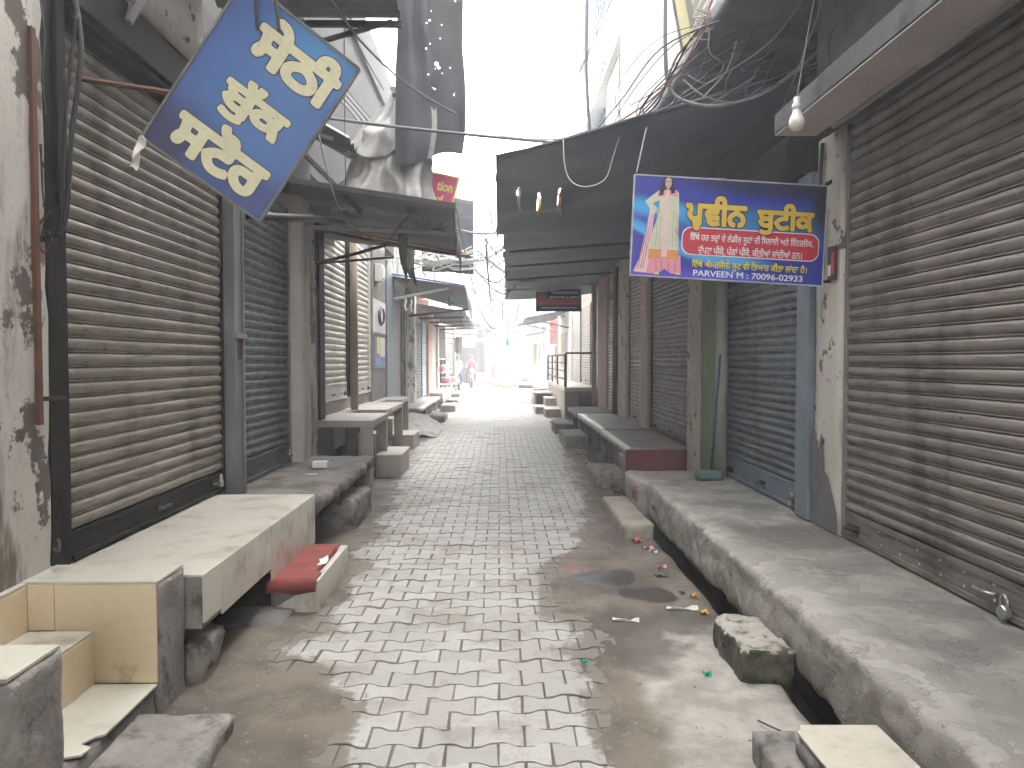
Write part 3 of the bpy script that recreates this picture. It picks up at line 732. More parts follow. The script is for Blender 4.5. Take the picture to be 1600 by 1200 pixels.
r = thing('step_block', 'white tiled step block under a worn red mat', 'step', (-1.2, 4.7, 0))
b = MB(); b.rock(-1.37,-1.085,4.35,5.17,-.05,.178,.05,.008,9,.02,13); part('core', b, m_stone, r, smooth=True)
b = MB(); b.prism([(-1.082,4.335,-.02),(-1.082,5.18,-.02),(-1.082,5.18,.19),(-1.082,4.335,.19)], (.011,0,0)); b.box(-1.37,-1.083,4.36,5.18,.18,.19)
b.prism([(-1.36,4.347,-.0),(-1.083,4.347,-.0),(-1.083,4.347,.165),(-1.15,4.347,.14),(-1.36,4.347,.01)], (0,-.011,0)); part('tiles', b, m_tile_w, r, bevel=.002)
def matfn(u, v):
    x = -1.375+u*.29; y = 4.30+v*.86
    z = .1975+noise.noise(Vector((x*9,y*9,1)))*.004
    if y < 4.335: z = .1975-(4.335-y)*2.2-.008*math.sin(x*30); y = 4.322
    if u > .9 and .2 < v: x -= .06*max(0, noise.noise(Vector((y*4,0,2))))+.02
    return (x, y, z)
b = MB(); b.sheet(matfn, 16, 40); o = solo('door_mat', b, m_mat, 'worn red mat draped over the white tiled step block', 'mat', smooth=True, solid=.008)
b = MB(); b.prism([(-1.15,4.62,.2035),(-1.10,4.66,.2035),(-1.105,4.74,.2035),(-1.12,4.80,.2035),(-1.135,4.86,.2035),(-1.15,4.78,.2035),(-1.17,4.76,.2035),(-1.145,4.7,.2035)], (0,0,.002))
part('torn_patch', b, m_paper, o)
b = MB(); b.rock(-1.62,-1.2,4.05,4.4,-.03,.035,.05,.02,6,.02,17); solo('paving_slab', b, m_cement_dk, 'tilted flat slab lying at the foot of the red-matted step', 'slab', 'loose stones and blocks', smooth=True)
b = MB(); b.rock(-1.5,-1.06,2.0,2.93,-.05,.085,.025,.012,7,.012,19); solo('stone_step', b, m_cement, 'low grey stone step at the foot of the tiled steps', 'step', 'loose stones and blocks', smooth=True)

r = thing('broken_ledge', 'broken dark concrete slab in front of the slate shutter', 'ledge', (-1.75, 6.6, 0))
b = MB(); b.rock(-2.3,-1.33,5.36,7.95,.36,.465,.035,.014,7,.012,21, lambda p: 2.2 if p.x > -1.5 else .6); part('slab', b, weathered('sooty_concrete', (.17,.15,.13), (.115,.1,.088), 3, .85, .5, 22, stain=(.06,.053,.047), st=(.5,.66)), r, smooth=True)
b = MB(); b.rock(-2.2,-1.62,5.4,5.9,-.05,.36,.09,.03,6,.04,22); part('footing', b, m_cement_dk, r, smooth=True)
b = MB(); b.rock(-2.2,-1.7,5.9,7.9,-.05,.36,.12,.02,6,.04,23); part('footing', b, m_cement_dk, r, smooth=True)
b = MB(); b.rock(-1.5,-1.36,7.5,7.8,-.05,.37,.07,.015,6,.02,24); part('footing', b, m_cement_dk, r, smooth=True)
b = MB(); b.rock(-1.56,-1.26,6.45,7.25,-.05,.265,.03,.014,7,.016,25); solo('concrete_block', b, m_stone, 'rough concrete step block below the broken slab', 'block', 'loose stones and blocks', smooth=True)
b = MB(); b.box(-1.78,-1.64,7.0,7.09,.468,.53); solo('brick', b, m_white, 'pale brick lying on the broken concrete slab', 'brick', bevel=.006)
b = MB(); b.box(-1.72,-1.62,6.55,6.57,.478,.481); solo('paper_scrap', b, m_paper, 'thin white paper scrap on the broken concrete slab', 'paper')

def counter(label, x, y0, y1, dark=True):
    r = thing('counter_bench', label, 'counter', (x-.4, (y0+y1)/2, 0), 'stepped counters on the shadowed side')
    b = MB(); b.box(-2.25, x, y0, y1, .71, .79); part('top', b, m_bench, r, bevel=.006)
    b = MB(); b.box(x-.14, x-.004, y0+.004, y0+.1, -.03, .708); part('leg', b, m_bench_side, r, bevel=.005)
    b = MB(); b.box(x-.14, x-.004, y1-.12, y1-.01, -.03, .708); part('leg', b, m_bench_side, r, bevel=.005)
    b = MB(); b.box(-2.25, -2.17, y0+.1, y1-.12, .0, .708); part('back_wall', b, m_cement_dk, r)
    b = MB(); b.box(x-.1, x-.05, y0+.1, y1-.12, .66, .708); part('beam', b, m_bench_side, r)
    return r
counter('nearest polished cement counter on legs beside the broken slab', -1.48, 8.58, 9.82)
counter('middle polished cement counter on legs between two tiled steps', -1.6, 10.45, 12.3)
counter('farthest polished cement counter on legs, before the white heap', -1.74, 13.1, 14.2)
for (y0, y1) in ((9.83, 10.44), (12.31, 13.09)):
    b = MB(); b.box(-2.25,-2.02,y0,y1,.71,.785); solo('counter_bridge', b, m_bench, 'narrow recessed counter strip at the %s step gap' % ('nearer' if y0 < 10 else 'farther'), 'counter', 'stepped counters on the shadowed side')
r = thing('tiled_step', 'pair of white topped tile steps by the nearest cement counter', 'steps', (-1.4, 9.8, 0), 'steps between the counters')
b = MB(); b.box(-1.56,-1.25,9.32,10.2,-.03,.28); part('step', b, m_bench, r, bevel=.004)
b = MB(); b.box(-1.57,-1.24,9.31,10.21,.281,.295); part('top_tile', b, m_tile_w, r, bevel=.002)
b = MB(); b.box(-1.9,-1.575,9.9,10.4,-.03,.5); part('step', b, m_tile_w, r)
r = thing('tiled_step', 'grey tiled step between middle and farthest cement counters', 'steps', (-1.55, 12.6, 0), 'steps between the counters')
b = MB(); b.box(-1.78,-1.42,12.2,13.0,-.03,.24); part('step', b, m_bench, r, bevel=.004)
b = MB(); b.box(-1.79,-1.41,12.19,13.01,.241,.255); part('top_tile', b, m_tile_w, r, bevel=.002)
b = MB(); b.box(-2.0,-1.795,12.4,13.05,-.03,.5); part('step', b, m_tile_w, r)
b = MB(); b.sheet(lambda u, v: (-1.95+.75*u, 14.0+2.2*v, .02+.42*max(0,(1-u*u))*math.sin(min(1,.12+v*1.4)*math.pi*.5)*(1-.25*v)+noise.noise(Vector((u*5,v*6,2)))*.05), 16, 20)
solo('rubble_heap', b, weathered('pale_rubble', (.42,.40,.37), (.33,.31,.285), 6, .9, .6, 15, stain=(.22,.2,.18), st=(.5,.68)), 'pale covered heap sloping down past the farthest counter', 'heap', smooth=True)
r = thing('low_platform', 'low cement slab platform on short posts past the pale heap', 'ledge', (-2.0, 20, 0), 'far shop ledges')
b = MB(); b.rock(-2.6,-1.75,16.6,22,.30,.40,.2,.01,5,.02,31); part('slab', b, m_bench, r, smooth=True)
for y in (16.8, 18.4, 20, 21.6):
    b = MB(); b.box(-1.98,-1.83,y,y+.15,-.03,.3); part('post', b, m_cement, r)
for i, (x0, x1, y0, y1, z) in enumerate(((-2.6,-1.7,22.3,26.5,.5),(-2.6,-1.9,26.6,32,.32))):
    b = MB(); b.rock(x0,x1,y0,y1,-.03,z,.25,.012,4,.03,33+i); solo('shop_ledge', b, (m_cement_dk, m_cement)[i], ('dark cement ledge before the salmon pillar','pale cement ledge below the tiered shop counter')[i], 'ledge', 'far shop ledges', smooth=True)
for i, (x0, x1, y0, y1, z) in enumerate(((-1.72,-1.3,17.6,18.6,.17),(-1.7,-1.25,21,22.3,.2),(-1.68,-1.3,23.2,24.6,.24),(-1.9,-1.5,28.5,30,.2))):
    b = MB(); b.rock(x0,x1,y0,y1,-.03,z,.05,.014,6,.018,40+i); solo('stone_step', b, (m_stone, m_cement, m_cement_dk, m_cement)[i], ('rounded tan step stone before the low slab platform','grey step stone at the far end of the low platform','dark step before the dark cement ledge','far step stone below the tiered shop counter')[i], 'step', 'loose stones and blocks', smooth=True)

# ================================================================== right ledges, steps
b = MB(); b.rock(1.37,2.6,.9,6.75,.04,.36,.028,.012,6,.016,51, lambda p: 1.9 if p.x < 1.39 else 1.1 if p.x < 1.45 else (.25 if p.z > .3 else 1))
o = solo('concrete_ledge', b, m_platform, 'long grey concrete ledge below the riveted taupe shutter', 'ledge', smooth=True)
b = MB(); b.rock(1.62,2.5,1.0,6.7,-.4,.045,.25,.02,3,.02,52); part('footing', b, m_cement_dk, o)
b = MB(); b.rock(1.29,2.6,6.77,7.5,-.05,.365,.035,.011,6,.022,53, lambda p: 1.5 if p.x < 1.4 else .4)
solo('concrete_ledge', b, m_platform, 'pale concrete ledge with a chipped brick corner below the blue-grey shutter', 'ledge', smooth=True)
b = MB(); b.rock(1.262,1.33,6.80,7.0,.18,.30,.03,.008,9,.012,54); solo('brick', b, m_brick, 'exposed red brick in the chipped corner of the ledge', 'brick', smooth=True)
b = MB(); b.rock(1.03,1.285,6.05,7.3,-.05,.14,.03,.012,7,.016,55); solo('stone_step', b, weathered('sandy_stone', (.29,.255,.205), (.21,.186,.15), 5, .9, .5, 25, stain=(.17,.14,.11), st=(.52,.68)), 'sandy low step stone at the chipped corner of the ledge', 'step', 'loose stones and blocks', smooth=True)
b = MB(); b.rock(1.12,1.36,3.32,3.78,-.3,.165,.02,.022,7,.012,56)
o = solo('mossy_stone', b, weathered('moss', (.115,.105,.08), (.06,.058,.042), 9, .95, .8, 34, stain=(.030,.046,.015), st=(.45,.6), stsc=(11,11,11), bdist=.02), 'mossy green-sided stone wedged at the gutter', 'stone', 'loose stones and blocks', smooth=True)
o.data.materials.append(weathered('pale_stone', (.33,.30,.255), (.24,.22,.185), 7, .85, .5, 30, stain=(.09,.085,.06), st=(.52,.64), stsc=(12,12,12)))
for f in o.data.polygons:
    if f.normal.z > .6 and f.center.z > .42: f.material_index = 1
b = MB(); b.rock(.94,1.36,2.25,2.70,-.1,.115,.022,.009,7,.010,57); solo('stone_step', b, m_stone, 'rough stone step under the pale tiled block', 'step', 'loose stones and blocks', smooth=True)
b = MB(); b.rock(1.03,1.35,1.9,2.53,.118,.20,.05,.005,7,.012,58)
o = solo('tiled_block', b, m_cement, 'loose block with a pale tile top on the rough stone step', 'block', 'loose stones and blocks', smooth=True)
b = MB(); b.prism([(1.035,1.95,.204),(1.33,1.95,.204),(1.33,2.53,.204),(1.06,2.535,.204),(1.045,2.50,.204),(1.03,2.49,.204)], (0,0,.010)); part('tile', b, weathered('ivory_tile', (.45,.41,.335), (.38,.345,.28), 3, .4, .05, 20, stain=(.28,.24,.19), st=(.52,.7), stsc=(6,6,6)), o, bevel=.002)

def platform(label, x0, y0, y1, z, mat, red=False):
    r = thing('shop_platform', label, 'ledge', (x0+.4, (y0+y1)/2, 0), 'low platforms in the row past the green wall')
    b = MB(); b.rock(x0, 2.6, y0, y1, z-.11, z, .09, .007, 6, .012, y0, lambda p: 1.6 if p.x < x0+.1 else .3); part('slab', b, mat, r, smooth=True)
    b = MB(); b.box(2.2, 2.6, y0+.05, y1-.05, -.3, z-.111); part('back_wall', b, m_cement_dk, r)
    return r
r = platform('low cement platform with a dark red painted end', 1.53, 8.72, 11.12, .435, m_bench, True)
b = MB(); b.box(1.50, 2.47, 8.68, 8.715, .145, .428); b.box(1.50,1.53,8.68,8.76,-.05,.145); part('red_end', b, m_red, r, bevel=.004)
b = MB(); b.rock(1.52,1.62,8.75,9.35,-.05,.325,.07,.008,6,.01,61); part('leg', b, m_cement, r, smooth=True)
for y in (9.75, 10.3, 11.0):
    b = MB(); b.box(1.56,1.66,y,y+.09,-.05,.325); part('leg', b, m_cement, r)
r = platform('bare cement platform between the red-ended one and the railing', 1.55, 11.14, 14.6, .437, m_bench)
for y in (12.2, 13.4, 14.4):
    b = MB(); b.box(1.58,1.68,y,y+.09,-.05,.325); part('leg', b, m_cement, r)
r = platform('farthest low cement platform at the foot of the railed box', 1.53, 14.62, 16.6, .44, m_cement)
b = MB(); b.box(1.6,1.7,15.8,15.9,-.05,.325); part('leg', b, m_cement, r)
for i, q in enumerate(((1.1,1.48,8.45,9.3,.185),(1.1,1.5,12.3,13.5,.22),(1.12,1.5,14.7,15.8,.21))):
    b = MB(); b.rock(q[0],q[1],q[2],q[3],-.05,q[4],.03,.012,7,.012,65+i); solo('concrete_block', b, (m_stone, m_cement, m_cement_dk)[i], ('chipped grey block step by the red painted platform end','squared grey block step by the bare cement platform','dark block step by the farthest low platform')[i], 'block', 'loose stones and blocks', smooth=True)

r = thing('railed_platform', 'tall cement platform with iron railing along the shop row', 'platform', (2, 20, 0))
b = MB(); b.box(1.6, 2.6, 18.0, 24.5, .72, .82); part('top', b, m_tile_w, r, bevel=.01)
b = MB(); b.box(1.62, 2.6, 18.02, 18.25, -.05, .718); part('end_wall', b, m_cement, r)
b = MB(); b.box(1.62, 1.8, 18.26, 24.4, -.05, .718); part('side_wall', b, m_plaster_r, r)
b = MB(); b.box(1.95, 2.32, 17.99, 18.018, .16, .62); part('recess', b, m_cement_dk, r)
def railing(label, pts, z0, h, rows, name='railing'):
    r = thing(name, label, 'railing', pts[0], 'iron railings on the railed platform')
    for p_ in pts:
        b = MB(); b.bar((p_[0],p_[1],z0),(p_[0],p_[1],z0+h),.045,.045,(1,0,0)); part('post', b, m_iron, r)
    for k in range(rows):
        z = z0+h-k*h/rows; b = MB()
        for a, c in zip(pts, pts[1:]): b.bar((a[0],a[1],z),(c[0],c[1],z),.03 if k else .045,.03 if k else .045)
        part('rail', b, m_iron, r)
railing('open iron railing frame at the near end of the tall platform', [(1.64,18.05,0),(2.45,18.05,0)], .82, .84, 1)
railing('rusty iron railing along the street edge of the tall platform', [(1.64,18.3,0),(1.62,20.4,0),(1.62,22.4,0),(1.62,24.4,0)], .82, .8, 4)
for i, (x0, y0, z) in enumerate(((1.2,19.0,.22),(1.0,20.2,.2),(1.3,20.6,.42))):
    r = thing('tile_step', ('lowest white tiled step by the tall railed platform','broad white tiled landing beside the railed platform','upper white tiled step against the railed platform')[i], 'step', (x0+.2,y0+.5,0), 'white steps by the railed platform')
    b = MB(); b.box(x0, 1.6, y0, y0+1.1, -.03, z-.02); part('body', b, m_bench, r)
    b = MB(); b.box(x0-.01, 1.6, y0-.01, y0+1.11, z-.019, z); part('top_tile', b, m_tile_w, r)
for i, (y, z, x0) in enumerate(((22,.52,1.05),(25,.42,1.15),(28.5,.36,1.3),(32,.34,1.5))):
    r = thing('granite_step', ('nearest','second','third','last')[i]+' black granite faced step past the white tiled steps', 'step', (1.3,y,0), 'granite faced steps')
    b = MB(); b.box(x0, 1.6+.2*(i>1), y, y+.8, -.03, z); part('top', b, m_bench, r, bevel=.01)
    b = MB(); b.box(x0+.06, 1.55, y-.02, y-.001, .02, z-.06); part('granite_face', b, m_black, r)

# ================================================================== right shops
b = MB(); b.rock(2.19,2.7,4.68,5.09,.3,3.0,.08,.006,6,.012,71)
o = solo('plaster_pillar', b, m_plaster_r, 'white plaster pillar with bare grey foot between taupe and blue-grey shutters', 'pillar', 'shop pillars along the alley', smooth=True)
b = MB(); b.prism([(2.181,y,z) for y, z in ((4.69,.37),(5.08,.37),(5.085,.9),(5.03,1.02),(4.98,.86),(4.93,1.0),(4.88,.75),(4.82,.72),(4.76,.62),(4.69,.5))], (-.004,0,0)); part('bare_cement', b, m_cement_dk, o)
b = MB(); b.tube(arc_pts([(2.17,4.95,2.95),(2.165,4.97,2.6),(2.17,4.93,2.35),(2.165,4.97,2.1)],4), .014, 6); part('sooty_wire', b, m_cable_b, o)
pb = MB(); pb.box(2.174,2.179,4.73,4.86,2.02,2.24)
r = solo('sticker', pb, plain('sticker_dark', (.04,.03,.05), .5), 'small dark sticker with a red figure on the white pillar', 'sticker')
b = MB(); b.box(2.171,2.1738,4.76,4.80,2.06,2.2); part('print', b, m_redp, r)
b = MB(); b.box(2.171,2.1738,4.81,4.85,2.05,2.12); part('print', b, m_paper, r)
b = MB(); b.box(2.16,2.3,5.10,5.325,.37,2.8); solo('door_surround', b, m_blue_st, 'light blue steel jamb at the near side of the blue-grey shutter', 'door surround', bevel=.006)
b = MB(); b.tube([(2.14,7.05,.37),(2.14,7.05,3.0)], .055, 12); b.tube([(2.14,7.05,2.25),(2.14,7.05,2.29)], .066, 12); b.tube([(2.14,7.05,1.95),(2.14,7.05,1.985)], .066, 12)
solo('drain_pipe', b, m_pipe, 'grey mottled drain pipe beside the blue-grey shutter', 'pipe', smooth=True)
b = MB(); b.rock(2.15,2.7,7.215,7.84,-.05,3.2,.09,.005,6,.01,73); solo('plaster_wall', b, m_green, 'green painted wall with knocked-out spots beside the drain pipe', 'wall', 'shop walls along the alley', smooth=True)
b = MB(); b.rock(2.17,2.7,7.86,8.50,-.05,3.3,.09,.005,6,.01,74); solo('plaster_wall', b, m_plaster_r, 'pale plaster wall strip between the green wall and brown shutter', 'wall', 'shop walls along the alley', smooth=True)
b = MB(); b.tube([(2.25,8.56,.45),(2.25,8.56,2.9)], .015, 8); solo('conduit', b, m_cable_w, 'thin white conduit at the edge of the brown shutter', 'conduit')
b = MB(); b.rock(2.27,2.75,11.2,11.88,.3,3.2,.1,.005,6,.012,75); solo('plaster_pillar', b, m_pink, 'pale pillar between brown and narrow grey shutters', 'pillar', 'shop pillars along the alley', smooth=True)
b = MB(); b.box(2.26,2.268,11.3,11.75,2.1,2.65); solo('torn_poster', b, weathered('torn_print', (.45,.12,.11), (.6,.5,.45), 14), 'torn red and white notice on the pale pillar', 'notice')
b = MB(); b.rock(2.27,2.75,13.1,14.1,.3,3.2,.1,.005,6,.012,76); solo('plaster_pillar', b, m_plaster_r, 'broad pale pillar beyond the narrow grey shutter', 'pillar', 'shop pillars along the alley', smooth=True)
b = MB(); b.tube([(2.27,14.35,.44),(2.27,14.35,3.3)], .06, 10); solo('drain_pipe', b, m_steel, 'dark grey pipe by the sand-coloured shutter', 'pipe', smooth=True)
b = MB(); b.rock(2.3,2.75,15.7,17.2,.0,3.4,.15,.005,6,.012,77); solo('plaster_pillar', b, weathered('rose_plaster', (.36,.255,.24), (.28,.2,.19), 3, .85, .2, 30, stain=(.13,.1,.09), st=(.58,.74)), 'rose-tinted pillar standing at the near end of the railing', 'pillar', 'shop pillars along the alley', smooth=True)
b = MB(); b.tube([(2.24,17.3,.3),(2.24,17.3,3.6)], .06, 10); solo('drain_pipe', b, m_pipe, 'pale pipe running down beside the rose-tinted pillar', 'pipe', smooth=True)
b = MB(); b.box(2.43,3.0,17.3,24.4,-.05,3.6); solo('plaster_wall', b, m_plaster_r, 'pale wall behind the railed platform shutters', 'wall', 'shop walls along the alley')
b = MB(); b.box(2.36,2.8,8.52,15.7,2.96,3.6); solo('lintel_wall', b, m_pink, 'stained wall band above the brown and grey shutters', 'wall', 'shop walls along the alley')
b = MB(); b.bar((2.3,5.3,2.8),(2.3,9.1,2.8),.12,.1); solo('lintel_beam', b, m_iron, 'dark steel lintel over the blue-grey shutter', 'beam')

# overhead ledge, housing and slab on the right
b = MB(); b.m = 0; b.box(1.80,2.08,.6,4.84,2.972,3.10)
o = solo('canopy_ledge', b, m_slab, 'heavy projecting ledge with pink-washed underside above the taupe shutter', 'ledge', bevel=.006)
b = MB(); b.box(1.806,2.074,.62,4.834,2.962,2.9705); part('soffit', b, m_wallpink, o)
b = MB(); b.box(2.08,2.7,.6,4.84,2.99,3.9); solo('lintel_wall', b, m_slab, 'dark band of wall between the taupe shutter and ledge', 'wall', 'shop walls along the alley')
b = MB(); b.tube([(2.13,1.2,2.985),(2.13,4.7,2.985)], .018, 8); solo('conduit', b, m_pipe, 'pale pipe running along the head of the taupe shutter', 'conduit', smooth=True)
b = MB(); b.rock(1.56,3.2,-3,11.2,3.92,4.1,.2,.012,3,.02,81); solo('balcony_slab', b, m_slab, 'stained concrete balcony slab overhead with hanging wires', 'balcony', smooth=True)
b = MB(); b.lathe([(0,0),(.18,0),(.18,1.9),(0,1.9)], (2.2,5.2,2.98), 18, 'y'); solo('shutter_housing', b, m_black, 'black drum housing above the blue-grey shutter', 'housing', smooth=False, bevel=.004)
b = MB(); b.sheet(lambda u, v: (1.35+1.0*u, 6.1+1.2*v, 2.62+.42*u+.012*math.sin(v*50)), 3, 40); solo('metal_sheet', b, m_blue_st, 'pale corrugated sheet tucked above the boutique sign', 'sheet', solid=.004)

# broom leaning by the drain pipe
r = thing('broom', 'blue-handled broom with teal bristles leaning on the drain pipe', 'broom', (2.0,6.95,.365))
b = MB(); b.tube([(1.99,6.86,.43),(2.09,6.93,1.55)], .012, 8); part('handle', b, m_bluep, r, smooth=True)
b = MB(); b.rock(1.86,2.1,6.8,6.92,.37,.46,.03,.012,12,.012,83); part('bristles', b, m_tealp, r, smooth=True)

# ================================================================== awnings
def tarp_r(u, v, y0, y1, z0, z1, zw0, zw1, x0, xw):
    y = y0+(y1-y0)*v-(1.5*u*(1-v) if y0 < 8 else 0); zo = z0+(z1-z0)*v; zw = zw0+(zw1-zw0)*v
    x = x0+(xw-x0)*u
    z = zo+(zw-zo)*u-.10*math.sin(math.pi*u)*(.6+.4*math.sin(v*9))
    z += .03*math.sin((y+u*.9)*5.2)*(1-u*.5)*(.3+v) + noise.noise(Vector((x*1.5,y*.8,3)))*.05 + noise.noise(Vector((x*1.1+y*1.3,(y-x)*.35,5)))*.07
    return (x+noise.noise(Vector((y*1.7,0,1)))*.05*(1-u), y, z)
def holed(mb, fn, nu, nv, holes):
    n = mb.vs([fn(i/nu, j/nv) for j in range(nv+1) for i in range(nu+1)])
    for j in range(nv):
        for i in range(nu):
            u, v = (i+.5)/nu, (j+.5)/nv
            if any(((u-a)/ru)**2+((v-c)/rv)**2 < 1 for a, c, ru, rv in holes): continue
            a = n+j*(nu+1)+i; mb.face((a, a+1, a+nu+2, a+nu+1))
r = thing('awning', 'large black tarpaulin awning over the alley with torn holes', 'awning', (1.1, 9, 3.4), 'awnings over the alley')
b = MB(); holed(b, lambda u, v: tarp_r(u, v, 7.0, 10.9, 3.45, 3.32, 3.72, 3.55, -.02, 2.4), 220, 120, ((.10,.42,.006,.07),(.205,.55,.008,.08),(.30,.5,.005,.07)))
part('tarpaulin', b, m_tarp, r, smooth=True, solid=.006)
b = MB(); b.tube([(0,7.02,3.40),(2.4,5.55,3.70)], .02, 6); part('front_pole', b, m_iron, r)
b = MB(); b.tube([(-.02,7.0,3.43),(-.02,10.9,3.3)], .012, 6); part('edge_rope', b, m_cable_b, r)
for i, q in enumerate(((.215,8.60,.0),(.475,9.08,.0),(.70,8.86,.0))):  # scraps added to stand for bright colours showing through the holes
    x, y = q[0], q[1]; b = MB(); zz = 3.42
    b.sheet(lambda u, v: (x-.012+.03*u+.02*v+.008*math.sin(v*7), y-.12+.03*math.sin(v*5+u*3), zz+.05-.26*v), 4, 8)
    solo('hole_scrap', b, (m_paper, m_yellow, m_orange)[i], ('added whitish scrap','added yellow scrap','added orange scrap')[i]+' for brightness seen through a hole in the black awning', 'rag', 'added scraps at the awning holes', solid=.004)
r = thing('awning', 'folded black tarpaulin awning stretching on above the jewellers sign', 'awning', (1.1, 14, 3.3), 'awnings over the alley')
b = MB(); b.sheet(lambda u, v: tarp_r(u, v, 10.6, 19.4, 3.36, 3.12, 3.60, 3.25, .06+.1*v, 2.45), 30, 90); part('tarpaulin', b, m_tarp, r, smooth=True, solid=.006)
for y in (11.2, 13.0, 15.2, 17.4, 19.2):
    b = MB(); b.tube([(.15,y,3.13),(2.45,y,3.30)], .022, 6); part('crossbar', b, m_iron, r)
r = thing('awning', 'dark sheet awning sloping out above the slate and cream shutters', 'awning', (-1.3, 8.4, 3), 'awnings over the alley')
b = MB(); b.sheet(lambda u, v: (-2.2+1.78*u-.1*v*u, 7.0+3.0*v, 3.2-.27*u-.10*v*(1-u*.6)+.012*math.sin(v*26)+noise.noise(Vector((u*3,v*3,8)))*.02), 20, 40); part('sheet', b, m_tarp2, r, smooth=True, solid=.008)
b = MB(); b.bar((-2.2,6.985,3.215),(-.41,6.985,2.945),.02,.05); part('front_edge', b, m_iron, r)
b = MB(); b.sheet(lambda u, v: (-.43-.07*u+.02*math.sin(u*12), 7.0+2.9*u, 2.93-.0*u-.22*v-.1*v*u), 16, 4); part('valance', b, m_tarp2, r, smooth=True, solid=.006)
b = MB(); b.tube([(-2.1,7.6,2.86),(-.55,7.6,2.80)], .022, 8); part('cross_pole', b, m_pipe, r, smooth=True)
b = MB(); b.tube(arc_pts([(-2.1,6.2,2.70),(-1.9,6.5,2.74),(-1.72,7.0,2.82),(-1.5,7.6,2.87)],5), .035, 8); part('arm', b, m_iron, r, smooth=True)
b = MB(); b.bar((-1.9,6.95,3.5),(-1.35,7.3,2.95),.035,.035); part('strut', b, m_iron, r)
r = thing('awning', 'grey corrugated awning with a blue edge above the far left shops', 'awning', (-1.5, 17, 3), 'awnings over the alley')
b = MB(); b.sheet(lambda u, v: (-2.4+1.72*u, 15.0+4.0*v, 3.22-.25*u-.22*v*u+.018*math.sin(v*95)), 4, 150); part('sheet', b, m_corr, r, smooth=True, solid=.004)
b = MB(); b.tube([(-2.3,14.98,3.25),(-.7,14.98,3.0)], .022, 6); part('blue_edge', b, m_blue_tarp, r)
b = MB(); b.sheet(lambda u, v: (-.68-.02*u, 15.0+4.0*u, 2.95-.22*u-.24*v*(.4+u)), 8, 2); part('valance', b, m_corr, r, solid=.004)
b = MB(); b.tube([(-2.28,15.2,2.72),(-1.03,15.2,2.97)], .03, 8); part('strut', b, m_white, r, smooth=True)
b = MB(); b.tube([(-2.28,18.6,2.6),(-.75,18.8,2.78)], .03, 8); part('strut', b, m_iron, r, smooth=True)
r = thing('awning', 'dark tattered awning on a pole past the corrugated one', 'awning', (-1.5, 24, 2.8), 'awnings over the alley')
b = MB(); b.sheet(lambda u, v: (-2.4+1.5*u, 19.2+10.5*v, 3.0-.25*u+.03*math.sin(v*30)), 6, 50); part('sheet', b, m_tarp2, r, smooth=True, solid=.006)
for y in (20.2, 22.5, 25, 27.5):
    b = MB(); b.tube([(-2.3,y,2.62),(-.95,y,2.66)], .03, 6); part('crossbar', b, m_iron, r)
b = MB(); b.tube([(-1.92,31.5,0),(-1.92,31.5,3.2)], .075, 10); solo('awning_pole', b, m_pipe, 'grey upright pole standing at the street edge before the motorcycles', 'pole', smooth=True)
b = MB(); b.sheet(lambda u, v: (-1.6+1.5*u, 33+6*v, 3.4-.7*u+.05*math.sin(v*12)), 6, 14); solo('awning', b, m_blue_tarp, 'blue tarpaulin scrap stretched low over the far alley', 'awning', 'awnings over the alley', solid=.01)
b = MB(); b.sheet(lambda u, v: (-4.4+2.6*u, 41+.05*math.sin(u*30), 3.7-1.25*v+.04*math.sin(u*26)*v-.08*math.sin(u*3.14)), 40, 10); solo('sun_cloth', b, weathered('salmon_cloth', (.42,.27,.20), (.36,.22,.16), 3, .9, .1, 30), 'salmon pleated cloth shade over the far shop opening', 'sun cloth', smooth=True, solid=.01)

# upper sheets on the left
b = MB(); b.sheet(lambda u, v: (-2.0+1.28*u, 4.0+1.55*v, 4.02+.014*math.sin(v*70)), 3, 90); r = solo('roof_sheet', b, m_corr, 'dark corrugated roof sheet high above the blue sign', 'sheet', solid=.004)
b = MB(); b.bar((-2.05,5.5,3.62),(-.78,5.52,3.99),.03,.03); b.bar((-2.0,5.56,3.985),(-.72,5.56,3.985),.04,.04); part('bracket', b, m_iron, r)
hr = random.Random(4)
holes = [(hr.uniform(.45,.9), hr.uniform(.15,.85), hr.uniform(.004,.011), hr.uniform(.0012,.003)) for _ in range(26)]+[(.60,.30,.03,.006),(.63,.29,.022,.005),(.72,.60,.02,.004),(.52,.44,.012,.003)]
def hang(u, v):
    x = -1.03+.64*u+.03*v; y = 7.35+.55*u
    x += (.03*math.sin(v*9))*(u > .98)
    zb = 3.42+.28*u
    return (x+.02*noise.noise(Vector((u*4,v*6,1))), y+.10*math.sin(u*7+v*2)+.05*noise.noise(Vector((u*3,v*7,5))), zb+(6.6-zb)*v)
b = MB(); holed(b, hang, 150, 520, holes); r = solo('hanging_tarp', b, m_tarp2, 'tattered black tarpaulin hanging upright with pinholes of daylight', 'tarp', smooth=True, solid=.004)
b = MB(); b.sheet(lambda u, v: (-.73+.05*u+.05*math.sin(v*3.2), 7.62-.05+.02*u, 3.55+.75*v), 3, 10); part('pale_rip', b, m_bag, r, solid=.003)
b = MB(); b.tube([(-1.05,7.3,6.4),(-.36,7.9,6.4)], .025, 6); part('top_pole', b, m_iron, r)
b = MB(); b.sheet(lambda u, v: (-1.6+1.05*u, 15.5+.5*u+.1*math.sin(u*9), 3.35+1.6*v), 12, 12); solo('hanging_tarp', b, m_tarp2, 'second dark hanging sheet farther along, next to the open sky', 'tarp', smooth=True, solid=.006)

